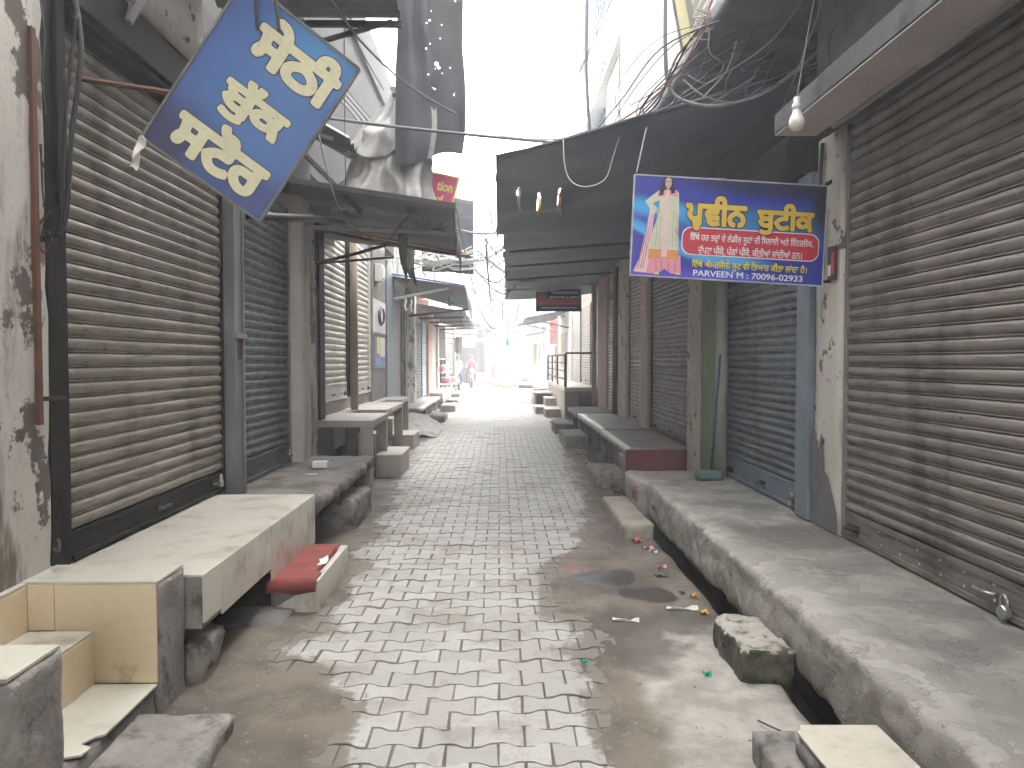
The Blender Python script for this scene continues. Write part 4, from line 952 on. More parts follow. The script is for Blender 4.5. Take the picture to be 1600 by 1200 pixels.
# bundled plastic sheet on the awning
def bundle(a, t):
    prof = [(0,.52),(.08,.55),(.2,.47),(.35,.40),(.5,.36),(.62,.30),(.75,.19),(.88,.085),(.95,.05),(1,.07)]
    rr = lerp_tab(prof, t); an = a*2*math.pi
    f = 1+.17*math.sin(an*9+t*4+math.sin(t*7))*(.35+t)+.07*math.sin(an*17-t*9)+.30*noise.noise(Vector((math.cos(an)*1.9, math.sin(an)*1.9, t*4)))+.10*noise.noise(Vector((math.cos(an)*6, math.sin(an)*6, t*9)))
    f *= 1-.10*abs(math.sin(t*11+math.cos(an)*2))
    x = -1.17+.11*t+rr*f*1.05*math.cos(an); y = 7.85+rr*f*.7*math.sin(an)
    z = 2.98-.12*math.cos(an)*.8*(1-t)+1.36*t+.07*noise.noise(Vector((x*5,y*5,t*6)))
    return (x, y, z)
b = MB(); b.sheet(lambda u, v: bundle(u, v), 120, 90); r = solo('plastic_bundle', b, m_bag, 'bundle wrapped in grey plastic sheet tied to a peak on the awning', 'bundle', smooth=True)
b = MB(); b.tube([(-1.075+.06*math.cos(k*.7), 7.85+.05*math.sin(k*.7), 4.24+.002*k) for k in range(20)], .012, 5); part('tie', b, m_cable_b, r)
def drape(u, v):
    a = .50+.36*u; t_ = .93-.52*v*(1-.35*abs(u-.4))
    x, y, z = bundle(a, t_); cx = -1.20+.13*t_
    k = 1.10+.10*math.sin(u*19+v*5)*v+.10*v
    return (cx+(x-cx)*k, 7.85+(y-7.85)*k, z+.02*math.sin(u*23)*v)
b = MB(); b.sheet(drape, 40, 30); part('loose_flap', b, m_bag, r, smooth=True, solid=.004)

# ================================================================== signs
def board(name, label, cat, P0, U, V, thick, face, frame_mat, rim=.012, group=None):
    """P0 lower-left corner of the front face, U, V edge vectors; returns thing + (u,v,n)"""
    P0 = Vector(P0); U = Vector(U); V = Vector(V); u = U.normalized(); v = V.normalized(); nn = u.cross(v).normalized()
    r = thing(name, label, cat, P0, group)
    b = MB(); b.prism([P0, P0+U, P0+U+V, P0+V], -nn*thick); part('panel', b, face, r)
    b = MB()
    for a, c in ((P0, P0+U), (P0+U, P0+U+V), (P0+U+V, P0+V), (P0+V, P0)): b.bar(a-nn*thick*.45, c-nn*thick*.45, rim, thick*1.25, nn)
    part('frame', b, frame_mat, r)
    return r, (u, v, nn), P0
def grad_mat(name, base, patches, org, u, v, wpx, rough=.35):
    """printed artwork: colours laid out along the board's own axes. patches: (cu, cv, ru, rv, ang, colour, soft)"""
    g = G(name)
    org = Vector(org)
    def dot(vec, off):
        n = g.t.nodes.new('ShaderNodeVectorMath'); n.operation = 'DOT_PRODUCT'; g.link(g.pos, n.inputs[0]); n.inputs[1].default_value = tuple(vec)
        return g.math('SUBTRACT', n.outputs['Value'], org.dot(vec))
    su = dot(u, 0); sv = dot(v, 0); col = base
    for cu, cv, ru, rv, ang, c, soft in patches:
        a = g.math('SUBTRACT', su, cu); d = g.math('SUBTRACT', sv, cv); ca, sa = math.cos(ang), math.sin(ang)
        p = g.math('MULTIPLY', g.math('ADD', g.math('MULTIPLY', a, ca), g.math('MULTIPLY', d, sa)), 1/ru)
        q = g.math('MULTIPLY', g.math('SUBTRACT', g.math('MULTIPLY', d, ca), g.math('MULTIPLY', a, sa)), 1/rv)
        dist = g.math('SQRT', g.math('ADD', g.math('MULTIPLY', p, p), g.math('MULTIPLY', q, q)))
        col = g.mix(g.ramp(dist, 1-soft, 1+soft, 1, 0), col, c)
    col = g.mix(g.ramp(g.noise((14,14,14), 6, .7), .6, .74, 0, .25), col, (.12,.13,.16))
    g.color(col); g.rough(rough); return g.mat

# the hanging book-shop sign
Y = 3.5
def at(px, py, y):
    """the point at distance y seen at (px, py); used to take sizes off the photograph"""
    d = cam.matrix_basis.to_3x3() @ Vector(((px-800)/1150, -(py-600)/1150, -1)); return Vector(cam.location)+d*(y/d.y)
TL, BL, BR = at(374,-42,Y), at(221,214,Y), at(405,346,Y+.12)
U = BR-BL; V = TL-BL; V = V-U.normalized()*V.dot(U.normalized())*.45
u = U.normalized(); v = (V-u*V.dot(u)).normalized()
m_bs = grad_mat('sign_blue', (.020,.055,.25), [(.55*U.length,.5*V.length,.34,.42,.3,(.02,.12,.38),.7),(.66*U.length,.86*V.length,.22,.14,.2,(.025,.20,.50),.7),(.02,.02,.25,.18,.6,(.01,.012,.075),.6),(.9*U.length,.05*V.length,.3,.12,0,(.018,.04,.2),.6)], BL, U.normalized(), V.normalized(), 1)
r, fr, P0 = board('shop_sign', 'tilted blue board with big pale yellow lettering hung by straps', 'sign', BL, U, V, .03, m_bs, weathered('tarnished_frame', (.2,.2,.19), (.12,.12,.12), 8), .012)
m_ltr = weathered('pale_yellow_print', (.72,.68,.44), (.66,.62,.40), 6, .4, 0, 30)
m_ltro = plain('dark_print', (.012,.02,.045), .4)
ul, vl = U.length, V.length
def sign_line(items, cu, cv, w, h, bold, outl):
    sg = compose(items)
    org = P0+fr[0]*(cu*ul)+Vector(V.normalized())*(cv*vl)
    F3 = (fr[0], V.normalized(), fr[2])
    b = MB(); lettering(b, sg, F3, org, width=w*ul, height=h*vl, bold=bold, cell=.022, lift=.0022)
    part('lettering', b, m_ltr, r)
    lo = sg.reshape(-1,2).min(0); hi = sg.reshape(-1,2).max(0); ww = hi[0]-lo[0]
    b = MB(); k = outl
    lettering(b, sg, F3, org-fr[0]*(outl*w*ul/(ww+2*bold)*0), size=None, width=w*ul, height=h*vl, bold=bold, cell=.022, lift=.0012, grow=outl)
    part('lettering_outline', b, m_ltro, r)
sign_line([('ਸੇਠੀ',1,0,0,1)], .26, .70, .70, .27, .058, .022)
sign_line([('ਬੁੱਕ',1,0,0,1)], .27, .395, .54, .25, .058, .022)
sign_line([('ਸਟੋਰ',1,0,0,1)], .13, .07, .76, .27, .058, .022)
for i, (a, b_) in enumerate((((398,-20),(402,46)), ((428,-20),(436,48)))):
    b = MB(); A = at(a[0],a[1],3.46); B = at(b_[0],b_[1],3.46); 
    b.bar(A+Vector((0,0,.6)), A, .02, .012); b.bar(A, B, .02, .012); solo('strap', b, m_cable_b, ('flat dark strap','knotted dark strap')[i]+' over the top edge of the blue sign', 'strap', 'straps holding the blue sign')
b = MB(); b.tube([at(120,122,3.6), at(300,150,3.6)], .014, 6); b.tube([at(80,108,3.5), at(180,52,4.3)], .008, 5); solo('sign_rod', b, m_rust, 'rusty rod from the black frame to the blue sign', 'rod')
b = MB(); A = at(222,216,3.46); b.sheet(lambda u_, v_: A+Vector((-.012-.045*v_+.035*u_, -.01+.01*math.sin(v_*9), .0-.14*v_+.012*math.sin(v_*7+u_*4))), 4, 10); solo('rag_strip', b, m_paper, 'whitish torn strip tied to the corner of the blue sign', 'rag', solid=.004)

# boutique sign
Y = 4.82
TL, BL, BR, TR = at(992,272.5,Y), at(984.5,429.5,Y), at(1284.5,447,Y), at(1291,287,Y)
U = BR-BL; V = TL-BL
ul, vl = U.length, V.length; un, vn = U.normalized(), V.normalized()
cy = (.03,.33,.66)
m_bt = grad_mat('sign_blue_swirl', (.018,.028,.30), [
 (.16*ul,.66*vl,.42,.055,-.12,cy,.7),(.10*ul,.42*vl,.30,.028,-.45,(.05,.42,.75),.6),(.28*ul,.30*vl,.42,.03,-.42,(.04,.25,.62),.7),(.45*ul,.22*vl,.28,.035,-.12,(.05,.36,.70),.7),
 (.62*ul,.52*vl,.45,.11,-.06,(.03,.20,.47),.6),(.85*ul,.60*vl,.35,.08,0,(.02,.14,.35),.6),(.75*ul,.97*vl,.6,.09,0,(.008,.012,.06),.5),(1.0*ul,.8*vl,.10,.22,0,(.006,.008,.03),.5),(.3*ul,.0,.5,.05,0,(.07,.06,.50),.6)], BL, un, vn, 1)
r, fr, P0 = board('shop_sign', 'boutique board with a woman in a long tunic, gold title and red panel', 'sign', BL, U, V, .02, m_bt, weathered('thin_pale_frame', (.5,.5,.52), (.35,.35,.38), 9), .008)
F3 = (un, vn, fr[2]); nn = fr[2]
def P(s, t, l=.001): return P0+U*s+V*t+nn*l
def poly_part(name, pts, mat, l):
    b = MB(); b.poly([P(s, t, l) for s, t in pts]); return part(name, b, mat, r)
m_gold = plain('gold_print', (.62,.42,.06), .35); m_navy = plain('navy_print', (.008,.01,.035), .4)
m_redpr = plain('red_print', (.50,.035,.055), .35); m_whpr = plain('white_print', (.72,.72,.74), .35); m_yelpr = plain('yellow_print', (.75,.62,.05), .35)
def rrect(s0, s1, t0, t1, ru, rv, n=8):
    out = []
    for cs, ct, a0 in ((s1-ru,t1-rv,0),(s0+ru,t1-rv,90),(s0+ru,t0+rv,180),(s1-ru,t0+rv,270)):
        for k in range(n+1):
            a = R(a0+90*k/n); out.append((cs+ru*math.cos(a), ct+rv*math.sin(a)))
    return out
poly_part('panel_border', rrect(.257,.973,.235,.515,.05,.095), m_whpr, .0012)
poly_part('red_panel', rrect(.262,.968,.245,.505,.047,.09), m_redpr, .002)
def line(name, items, s, t, w, h, mat, bold=.0, cell=.03, lift=.003, outline=None):
    sg = compose(items); org = P(s, t, 0)
    b = MB(); lettering(b, sg, F3, org, width=w*ul, height=h*vl, bold=bold, cell=cell, lift=lift); part(name, b, mat, r)
    if outline:
        b = MB(); lettering(b, sg, F3, org, width=w*ul, height=h*vl, bold=bold, cell=cell, lift=lift-.001, grow=outline); part(name+'_outline', b, m_navy, r)
line('title', [('ਪ',1,0,0,1),('ਰ',.38,-.40,-.16,0),('ਵੀਨ',1,0,0,1)], .27, .545, .32, .355, m_gold, .048, .025, outline=.032)
line('title', [('ਬੁਟੀਕ',1,0,0,1)], .64, .54, .30, .325, m_gold, .048, .025, outline=.032)
line('small_print', [('ਇੱਥੇ ਹਰ ਤਰ',1,0,0,1),('ਹ',.45,-.42,-.22,0),('ਾਂ ਦੇ ਲੇਡੀਜ਼ ਸੂਟਾਂ ਦੀ',1,-.03,0,1),('ਸਿਲਾਈ ਅਤੇ ਇੰਟਰਲੋਕ,'.replace('ਸਿ','ਿਸ'),1,.18,0,1)], .30, .385, .64, .105, m_whpr, .012, .032)
line('small_print', [('ਦੁੱਪਟਾ ਪੀਕੋ, ਪੱਗਾਂ ਪੀਕੋ, ਕੀਤੀਆਂ ਜਾਂਦੀਆਂ ਹਨ।',1,0,0,1)], .345, .255, .54, .105, m_whpr, .012, .032)
line('small_print', [('ਇੱਥੇ ਐਮਰਜੈਂਸੀ ਸੂਟ ਵੀ',1,0,0,1),('ਤਿਆਰ ਕੀਤਾ ਜਾਂਦਾ ਹੈ।'.replace('ਤਿ','ਿਤ'),1,.18,0,1)], .315, .118, .60, .108, m_yelpr, .02, .03, outline=.03)
line('phone_line', [('PARVEEN M : 70096-02933',1,0,0,1)], .325, .03, .57, .062, m_whpr, .02, .03)
# printed figure
sk = plain('printed_skin', (.50,.36,.29), .4); tu = plain('printed_tunic', (.55,.56,.40), .4); pk = plain('printed_pink', (.68,.26,.33), .4); orr = plain('printed_orange', (.65,.25,.07), .4); hr_ = plain('printed_hair', (.02,.015,.015), .4); pp = plain('printed_pale_pink', (.70,.48,.48), .4)
X_ = lambda px: (px-65)/1430.0
def fig(name, pts, mat, l):
    # points in the enlarged photograph's pixels, board-relative
    out = []
    for px, py in pts:
        s = (px-85)/1395.0; t = 1-(py-(112+ (px-100)*.042))/738.0
        out.append((s, t))
    poly_part(name, out, mat, l)
fig('trousers', [(235,700),(440,700),(450,830),(380,838),(330,800),(270,838),(120,826),(170,760)], pk, .0013)
fig('scarf', [(205,360),(240,370),(235,460),(225,600),(215,740),(195,826),(105,822),(160,690),(190,520)], pp, .0016)
fig('sleeve', [(262,225),(300,235),(285,290),(225,320),(265,365),(245,390),(205,360),(168,305),(215,265)], tu, .0018)
fig('sleeve', [(385,225),(408,240),(418,400),(412,500),(388,500),(390,400),(375,300)], tu, .0018)
fig('tunic', [(275,222),(395,222),(392,300),(385,380),(400,500),(422,600),(425,735),(320,718),(205,732),(215,600),(248,470),(270,380),(272,300)], tu, .002)
fig('hem', [(212,655),(423,662),(425,735),(320,718),(205,732)], orr, .0023)
fig('yoke', [(258,225),(395,222),(402,270),(335,262),(255,275)], pk, .0023)
fig('front_band', [(318,222),(336,222),(342,715),(300,712)], pp, .0025)
fig('hair', [(290,150),(300,122),(330,108),(355,122),(365,160),(372,225),(345,225),(330,205),(300,215),(258,225),(285,190)], hr_, .0022)
fig('hair', [(290,160),(300,126),(330,112),(352,126),(362,165),(382,240),(352,250),(345,205),(305,205),(296,262),(262,262),(276,205)], hr_, .0024)
fsh = plain('printed_fold', (.42,.42,.29), .4); psh = plain('printed_pink_fold', (.50,.17,.23), .4)
for x0 in (262,285,372,395,408): fig('fold', [(x0,330+abs(x0-335)*.9),(x0+5,330+abs(x0-335)*.9),(x0+(x0-335)*.12+8,640),(x0+(x0-335)*.12,640)], fsh, .0022)
for x0 in (180,200,216): fig('fold', [(x0+18,400),(x0+23,400),(x0-40,800),(x0-48,800)], psh, .0018)
for x0 in (262,300,352,398): fig('fold', [(x0,735),(x0+7,735),(x0+14,820),(x0+2,820)], psh, .0016)
fig('face', [(306,150),(318,130),(340,130),(353,150),(352,185),(340,205),(332,222),(322,222),(320,205),(308,188)], sk, .0028)
fig('eye', [(312,158),(324,156),(324,162),(313,164)], hr_, .0031); fig('eye', [(336,156),(348,158),(347,164),(336,162)], hr_, .0031); fig('lips', [(322,188),(338,188),(334,196),(326,196)], m_redpr, .0031)
fig('hand', [(245,362),(270,360),(282,385),(255,392)], sk, .0028); fig('hand', [(388,498),(412,498),(408,535),(394,540)], sk, .0025)
fig('shoe', [(262,826),(292,828),(290,842),(258,842)], m_yelpr, .0026); fig('shoe', [(412,826),(445,830),(448,844),(410,842)], m_yelpr, .0026)
b = MB(); b.tube([at(1290,290,4.84),at(1330,260,4.9)], .012, 6); b.tube([at(1288,440,4.84),at(1325,436,4.9)], .012, 6); b.tube([at(995,270,4.84),at(1010,200,5.4)], .006, 6); solo('sign_bracket', b, m_iron, 'thin iron bracket fixing the boutique board to the pillar', 'bracket')

# jewellers sign
Y = 17.8
BL, BR, TL = at(838,486,Y), at(908,486,Y), at(838,455,Y); U = BR-BL; V = TL-BL; ul, vl = U.length, V.length; un, vn = U.normalized(), V.normalized()
r, fr, P0 = board('shop_sign', 'jewellers board in black, red and navy hanging under the far awning', 'sign', BL, U, V, .03, m_redpr, m_black, .02)
F3 = (un, vn, fr[2]); nn = fr[2]
poly_part('black_field', [(.26,.60),(1,.60),(1,1.10),(.26,1.10)], m_navy, .003); poly_part('navy_strip', [(0,0),(1,0),(1,.28),(0,.28)], plain('navy_strip_print', (.03,.03,.10), .4), .003); poly_part('brown_field', [(0,.62),(.26,.62),(.26,1),(0,1)], plain('brown_print', (.33,.12,.07), .4), .003)
line('lettering', [('NANDINI',1,0,0,1)], .34, .86, .58, .15, m_whpr, .03, .03, .006)
line('lettering', [('JEWELLERS',1,0,0,1)], .28, .64, .68, .15, m_whpr, .03, .03, .006)
for t in (.38,.49): poly_part('print_line', [(.08,t),(.92,t),(.92,t+.03),(.08,t+.03)], m_pinkp, .005)
poly_part('print_line', [(.1,.14),(.9,.14),(.9,.18),(.1,.18)], m_whpr, .005)

# pink sign
Y = 8.2
BL, BR, TL = at(655,318,Y), at(704,328,Y), at(668,268,Y); U = BR-BL; V = TL-BL; ul, vl = U.length, V.length; un, vn = U.normalized(), V.normalized()
r, fr, P0 = board('shop_sign', 'pink board with yellow border behind the bundled plastic sheet', 'sign', BL, U, V, .02, plain('pink_print', (.55,.05,.16), .4), plain('yellow_border', (.7,.4,.06), .5), .02)
F3 = (un, vn, fr[2]); nn = fr[2]
line('lettering', [('tion',1,0,0,1)], .40, .52, .50, .30, m_yelpr, .03, .03, .003)
line('lettering', [('of',1,0,0,1)], .45, .16, .24, .24, m_yelpr, .03, .03, .003)

# cream sign overhead on the right and a corner of another on the left
Y = 6.4
BL, BR, TL = at(1068,82,Y), at(1120,36,Y+.2), at(1046,-40,Y); U = BR-BL; V = TL-BL
r, fr, P0 = board('shop_sign', 'faded cream board with grey strokes hung high by the balcony', 'sign', BL, U, V, .02, weathered('faded_cream_print', (.58,.52,.30), (.52,.47,.27), 4, .5, 0), m_steel, .012)
un, vn, nn = fr; 
for s in (.28,.62): poly_part('stroke', [(s,.18),(s+.16,.22),(s+.14,1.0),(s-.02,1.0)], plain('grey_print', (.22,.22,.2), .5), .002)
Y = 3.9
BL, BR, TL = at(199,31,Y), at(246,-42,Y+.2), at(150,-40,Y); U = BR-BL; V = TL-BL
r, fr, P0 = board('shop_sign', 'dark-framed corner of a pale board high over the beige shutter', 'sign', BL, U, V, .02, m_white, m_iron, .05)
# thin striped banner frame over the cream shutters
r = thing('banner_frame', 'edge-on banner frame with red and yellow stripe under the dark awning', 'banner', (-1.3,8.8,2.7))
A = at(485,358,8.3); B = at(735,402,9.6)
b = MB(); b.bar(A, B, .03, .03); part('rail', b, m_iron, r)
b = MB(); b.bar(A.lerp(B,.22)+Vector((0,0,.035)), A.lerp(B,.95)+Vector((0,0,.035)), .012, .03); part('red_stripe', b, m_redp, r)
b = MB(); b.bar(A.lerp(B,.30)+Vector((0,-.01,.015)), A.lerp(B,.97)+Vector((0,-.01,.012)), .012, .03); part('yellow_stripe', b, m_yellow, r)
r = thing('wall_bracket', 'black iron arm bracket beside the first cream shutter', 'bracket', (-2.0,8.6,2.4))
b = MB(); b.bar(at(489,345,8.4), at(489,437,8.4), .06, .05, (1,0,0)); part('plate', b, m_black, r)
b = MB(); b.tube(arc_pts([at(490,412,8.4), at(560,395,8.7), at(660,366,9.2)], 6), .022, 6); part('arm', b, m_black, r)
b = MB(); b.tube([at(490,412,8.4), at(615,402,9.0)], .016, 6); part('arm', b, m_black, r)

# ================================================================== lamp bulb
c = at(1245,190,4.3); r = thing('light_bulb', 'unlit white bulb hanging before the pink-washed ledge', 'light bulb', c)
b = MB(); b.lathe([(0,-.058),(.025,-.052),(.042,-.03),(.046,-.005),(.038,.022),(.026,.045),(.022,.07)], c, 20); part('globe', b, m_glass_w, r, smooth=True)
b = MB(); b.lathe([(.023,.07),(.027,.075),(.027,.10),(.018,.105),(.018,.14),(0,.142)], c, 16); part('holder', b, m_cable_w, r, smooth=True)
b = MB(); b.tube(sag(c+Vector((0,0,.14)), at(1284,0,4.4)+Vector((0,0,.25)), -.02, 10), .004, 5); part('flex', b, m_cable_g, r)

# ================================================================== cables
GR = 'overhead cables'
def cable(label, pts, rad, mat, name='cable', cat='cable', group=GR, n=6):
    b = MB(); b.tube(arc_pts(pts, n) if len(pts) > 2 else sag(pts[0], pts[1], .0, 2), rad, 6); return solo(name, b, mat, label, cat, group, smooth=True)
cable('thick dark cable crossing the alley in front of the plastic bundle', [at(505,183,7.0), at(600,196,7.0), at(740,211,7.0), at(890,225,7.0)], .016, m_cable_g)
cable('white wire loop hanging below the black tarpaulin edge', [at(880,218,6.6), at(882,255,6.6), at(890,280,6.6), at(907,291,6.6), at(930,289,6.6), at(948,276,6.6), at(958,245,6.6), at(970,205,6.6)], .005, m_cable_w)
cable('slack black wire slanting past the blue sign to the tarp', [at(500,-30,4.6), at(560,60,5.3), at(640,135,6.4), at(712,178,7.2)], .009, m_cable_g)
cable('thin wire running from the roof sheet to the grey wall', [at(540,-10,5.2), at(560,70,6.2), at(600,140,8.0)], .007, m_cable_b)
cable('thin plumb wire beside the grey upper wall', [at(538,-20,5.2), at(538,120,5.2), at(540,290,5.2)], .0028, m_cable_b)
cable('looping wire draped over the awning pole', [at(498,210,6.6), at(520,300,6.6), at(545,350,6.7), at(600,378,7.3), at(625,352,7.4), at(660,318,7.6)], .007, m_cable_g)
for k in range(7):
    cable('pale wire in the fan of wires behind the plastic bundle', [at(522+3*k,150-2*k,8.2), at(545+3*k,172-k,8.2), at(570+2*k,205-3*k,8.2)], .006, m_cable_w if k % 2 else m_cable_g)
# cables in front of the cream wall
ww = random.Random(11)
cable('black wire straggling down the peeling cream wall', [at(62,-10,3.25), at(70,60,3.25), at(66,120,3.25), at(72,180,3.25)], .004, m_cable_b)
cable('black wire hooked from the wall to the black frame', [at(62,225,3.25), at(65,250,3.26), at(78,280,3.3), at(92,300,3.35)], .004, m_cable_b)
cable('pair-twisted wire hanging beside the rust strip', [at(64,225,3.24), at(66,290,3.24), at(70,345,3.24), at(60,385,3.24)], .004, m_cable_b)
cable('loose brown flex curling at the wall edge', [at(80,330,3.24), at(62,350,3.24), at(58,375,3.24), at(70,395,3.24), at(82,372,3.24)], .004, m_rust)
b = MB(); 
for k in range(14): b.tube(arc_pts([at(72+ww.uniform(-6,8), 372+ww.uniform(-12,6), 3.22)+Vector((0,ww.uniform(-.02,.02),0)) for _ in range(4)], 3), .0035, 4)
solo('wire_knot', b, m_cable_b, 'tangled knot of black wires on the cream wall', 'wire knot')
cable('thick black cable drooping down the black frame', [at(115,-20,3.35), at(126,60,3.35), at(124,120,3.35), at(112,210,3.35), at(104,330,3.36), at(92,370,3.36)], .011, m_cable_b)
cable('second black cable hugging the black frame', [at(122,20,3.34), at(108,120,3.34), at(100,230,3.35), at(96,340,3.36), at(84,375,3.36)], .008, m_cable_b)
# right bunch under the balcony slab: each run is its own cable
J = at(1110,35,5.6)
runs = [
 ('red cable rising from the tarp edge to the knot under the balcony', [at(900,215,7.0), at(975,185,6.6), at(1045,130,6.0), at(1085,70,5.7), at(1120,-20,5.5)], .008, m_cable_r),
 ('grey cable from the tarp corner to the cable knot', [at(905,220,7.0), at(980,195,6.7), at(1030,150,6.1), at(1060,85,5.8), J], .009, m_cable_g),
 ('black cable bowing up to the knot under the balcony', [at(910,218,7.0), at(1010,178,6.5), at(1045,125,6.0), at(1080,60,5.7), J], .009, m_cable_b),
 ('thick pale conduit sweeping below the balcony slab', [at(1040,-20,6.0), at(1040,90,6.0), at(1047,138,6.0), at(1075,160,5.9), at(1130,165,5.7), at(1200,142,5.4), at(1280,80,5.0), at(1330,30,4.8)], .016, m_cable_g),
 ('slim grey cable following the pale conduit', [at(1068,125,5.8), at(1100,150,5.7), at(1150,160,5.6), at(1215,135,5.2), at(1300,60,4.8)], .008, m_cable_g),
 ('white cable looping in a wide arc under the slab', [at(960,222,7.0), at(1040,205,6.6), at(1110,140,6.0), at(1140,100,5.8), at(1160,20,5.5), at(1172,-30,5.4)], .006, m_cable_w),
 ('pale cable hanging in a deep loop from the knot', [J, at(1108,80,5.5), at(1130,100,5.5), at(1120,120,5.5), at(1100,130,5.5), at(1075,118,5.6)], .004, m_cable_g),
 ('straight thin line crossing the slab toward the bulb', [at(985,165,6.6), at(1150,70,5.4), at(1235,0,4.9)], .004, m_cable_b),
 ('second straight thin line crossing under the slab', [at(1000,190,6.4), at(1180,85,5.0), at(1260,-10,4.4)], .004, m_cable_g),
 ('long wire falling from the slab to the drum housing', [at(1290,-10,4.6), at(1250,100,4.8), at(1215,188,5.1)], .005, m_cable_g),
 ('drooping black cord by the ledge corner', [at(1298,108,4.6), at(1296,60,4.6), at(1320,20,4.5), at(1335,-20,4.4)], .006, m_cable_b),
 ('black cord crossing the pink-washed soffit', [at(1400,52,3.6), at(1440,48,3.4), at(1478,22,3.2), at(1495,-10,3.1)], .005, m_cable_b),
 ('orange cord sticking out from the cable knot', [J, at(1130,25,5.5), at(1150,28,5.5), at(1158,36,5.5)], .006, m_orange),
 ('vertical cable down the white building past the knot', [at(917,0,13), at(916,110,13), at(922,215,13)], .03, m_cable_b),
 ('thin slanting wire before the white building', [at(960,-10,11), at(925,70,11), at(885,160,11), at(878,215,11)], .01, m_cable_b),
 ('wire strung along the top of the tarp', [at(780,212,7.2), at(850,218,7.2), at(960,212,6.9), at(1060,190,6.3), at(1180,120,5.5)], .008, m_cable_g),
 ('dark wire draped between tarp and conduit', [at(925,222,7.0), at(965,200,6.8), at(1030,180,6.4), at(1060,150,6.0)], .009, m_cable_b),
]
for lb, pts, rad, mt in runs: cable(lb, pts, rad, mt)
kw = random.Random(19)
for k in range(11):
    a = at(905+kw.uniform(0,150), 218-kw.uniform(0,14), 6.9); f_ = kw.uniform(-1,1); m1 = at(1000+45*f_, 168+22*f_, 6.3); m2 = at(1065+50*f_, 98+38*f_, 5.9)
    e = J if k % 2 else at(1150+kw.uniform(-30,170), kw.uniform(-40,90), 5.2)
    cable('thin wire in the loose bunch from the tarp edge to the balcony slab', [a, m1, m2, e], kw.choice((.003,.004,.006)), m_cable_b)
for k in range(4):
    a = at(1140+kw.uniform(0,160), kw.uniform(-30,60), 5.3); e = at(1180+kw.uniform(0,140), 110+kw.uniform(0,70), 5.2); m1 = at(1100+kw.uniform(0,160), 100+kw.uniform(0,60), 5.3)
    cable('thin wire dangling in a slack loop from the balcony slab', [a, m1, e], .004, m_cable_b)
b = MB(); kr = random.Random(3)
for k in range(14):
    p0 = J+Vector((kr.uniform(-.05,.05), kr.uniform(-.05,.05), kr.uniform(-.05,.05)))
    b.tube(arc_pts([p0]+[p0+Vector((kr.uniform(-.14,.14), kr.uniform(-.08,.08), kr.uniform(-.12,.12))) for _ in range(3)], 3), .004, 4)
solo('wire_knot', b, m_pipe, 'bristling knot of pale wires under the balcony slab', 'wire knot')
# tangle above the corrugated awning
tr = random.Random(21)
b = MB()
for k in range(34):
    x = tr.uniform(-2.1,-.9); z = 3.38+tr.uniform(-.08,.25)
    b.tube(arc_pts([(x+tr.uniform(-.3,.3), 14.2+tr.uniform(-.3,.6), z+tr.uniform(-.05,.1)), (x+.3, 14.3, z-.12), (x+.6+tr.uniform(0,.3), 14.4, z+tr.uniform(-.1,.1))], 5), tr.choice((.008,.012,.016)), 4)
struct('wire_tangle', b, m_cable_w, 'stuff')
bpy.data.objects['wire_tangle']['label'] = 'pale tangle of wires heaped on the corrugated awning'; bpy.data.objects['wire_tangle']['category'] = 'wires'
b = MB()
for k in range(75):
    y = tr.uniform(15, 40); x0 = tr.uniform(-1.5,-.2); x1 = x0+tr.uniform(.4,2.2); z = 3.0+tr.uniform(0,.11)*y+tr.uniform(-.2,.4)
    b.tube(arc_pts([(x0,y,z), ((x0+x1)/2+tr.uniform(-.3,.3), y+tr.uniform(-1,1), z-tr.uniform(.1,.9)), (x1,y+tr.uniform(-2,3),z+tr.uniform(-.8,.8))], 6), tr.choice((.008,.012,.018,.03)), 4)
struct('cable_tangle', b, m_cable_g, 'stuff')
bpy.data.objects['cable_tangle']['label'] = 'dense web of cables hanging over the far alley'; bpy.data.objects['cable_tangle']['category'] = 'wires'
for i, (x, y0, y1, z) in enumerate(((-.6,10,44,3.6),(-.2,11,46,3.2),(.1,19,48,3.0),(.5,19,50,2.9),(-1.0,19,42,2.75))):
    cable(('black line running the length of the alley by the dark awning','black line running down the middle of the alley','low cable running off past the second tarpaulin','cable running off along the jewellers sign','low cable running on under the tattered awning')[i], sag((x,y0,z), (x*1.4,y1,z+.6), .5, 10), .014, m_cable_b, n=2)
for i, (z, y) in enumerate(((2.62,27),(2.5,30),(2.75,24),(2.35,34))):
    cable(('highest','second','third','lowest')[i]+' wire stretched across the alley at the far shops', sag((-2.3,y,z-.1),(2.4,y+3,z+.35), .25, 10), .016, m_cable_b, n=2)
b = MB(); c = at(703,470,17); b.tube([c+Vector((.06*math.cos(t*.5),0,.12*math.sin(t*.5)-.0)) for t in range(13)], .02, 5); b.tube([c+Vector((0,0,.1)), c+Vector((0,0,.5))], .006, 4)
solo('green_loop', b, m_greenp, 'green plastic loop dangling from the corrugated awning', 'loop')
for i, (x, y) in enumerate(((632,466),(641,468))):
    b = MB(); c = at(x,y,15); b.sheet(lambda u, v: c+Vector((.04*u+.015*math.sin(v*8), 0, -.25*v)), 3, 6); solo('rag_strip', b, m_paper, ('first','second')[i]+' pale rag tied on the white awning strut', 'rag', solid=.004)
b = MB(); c = at(626,348,8.8)
for k in range(5): b.tube(arc_pts([c+Vector((.015*k,0,0)), c+Vector((.02*k-.02,0,-.25)), c+Vector((.015*k+.01,.01,-.5-.05*k))],4), .01, 4)
solo('rope_ends', b, plain('olive_rope', (.2,.17,.07), .8), 'olive rope ends hanging under the dark awning', 'rope')
b = MB(); c = at(638,405,9.0)
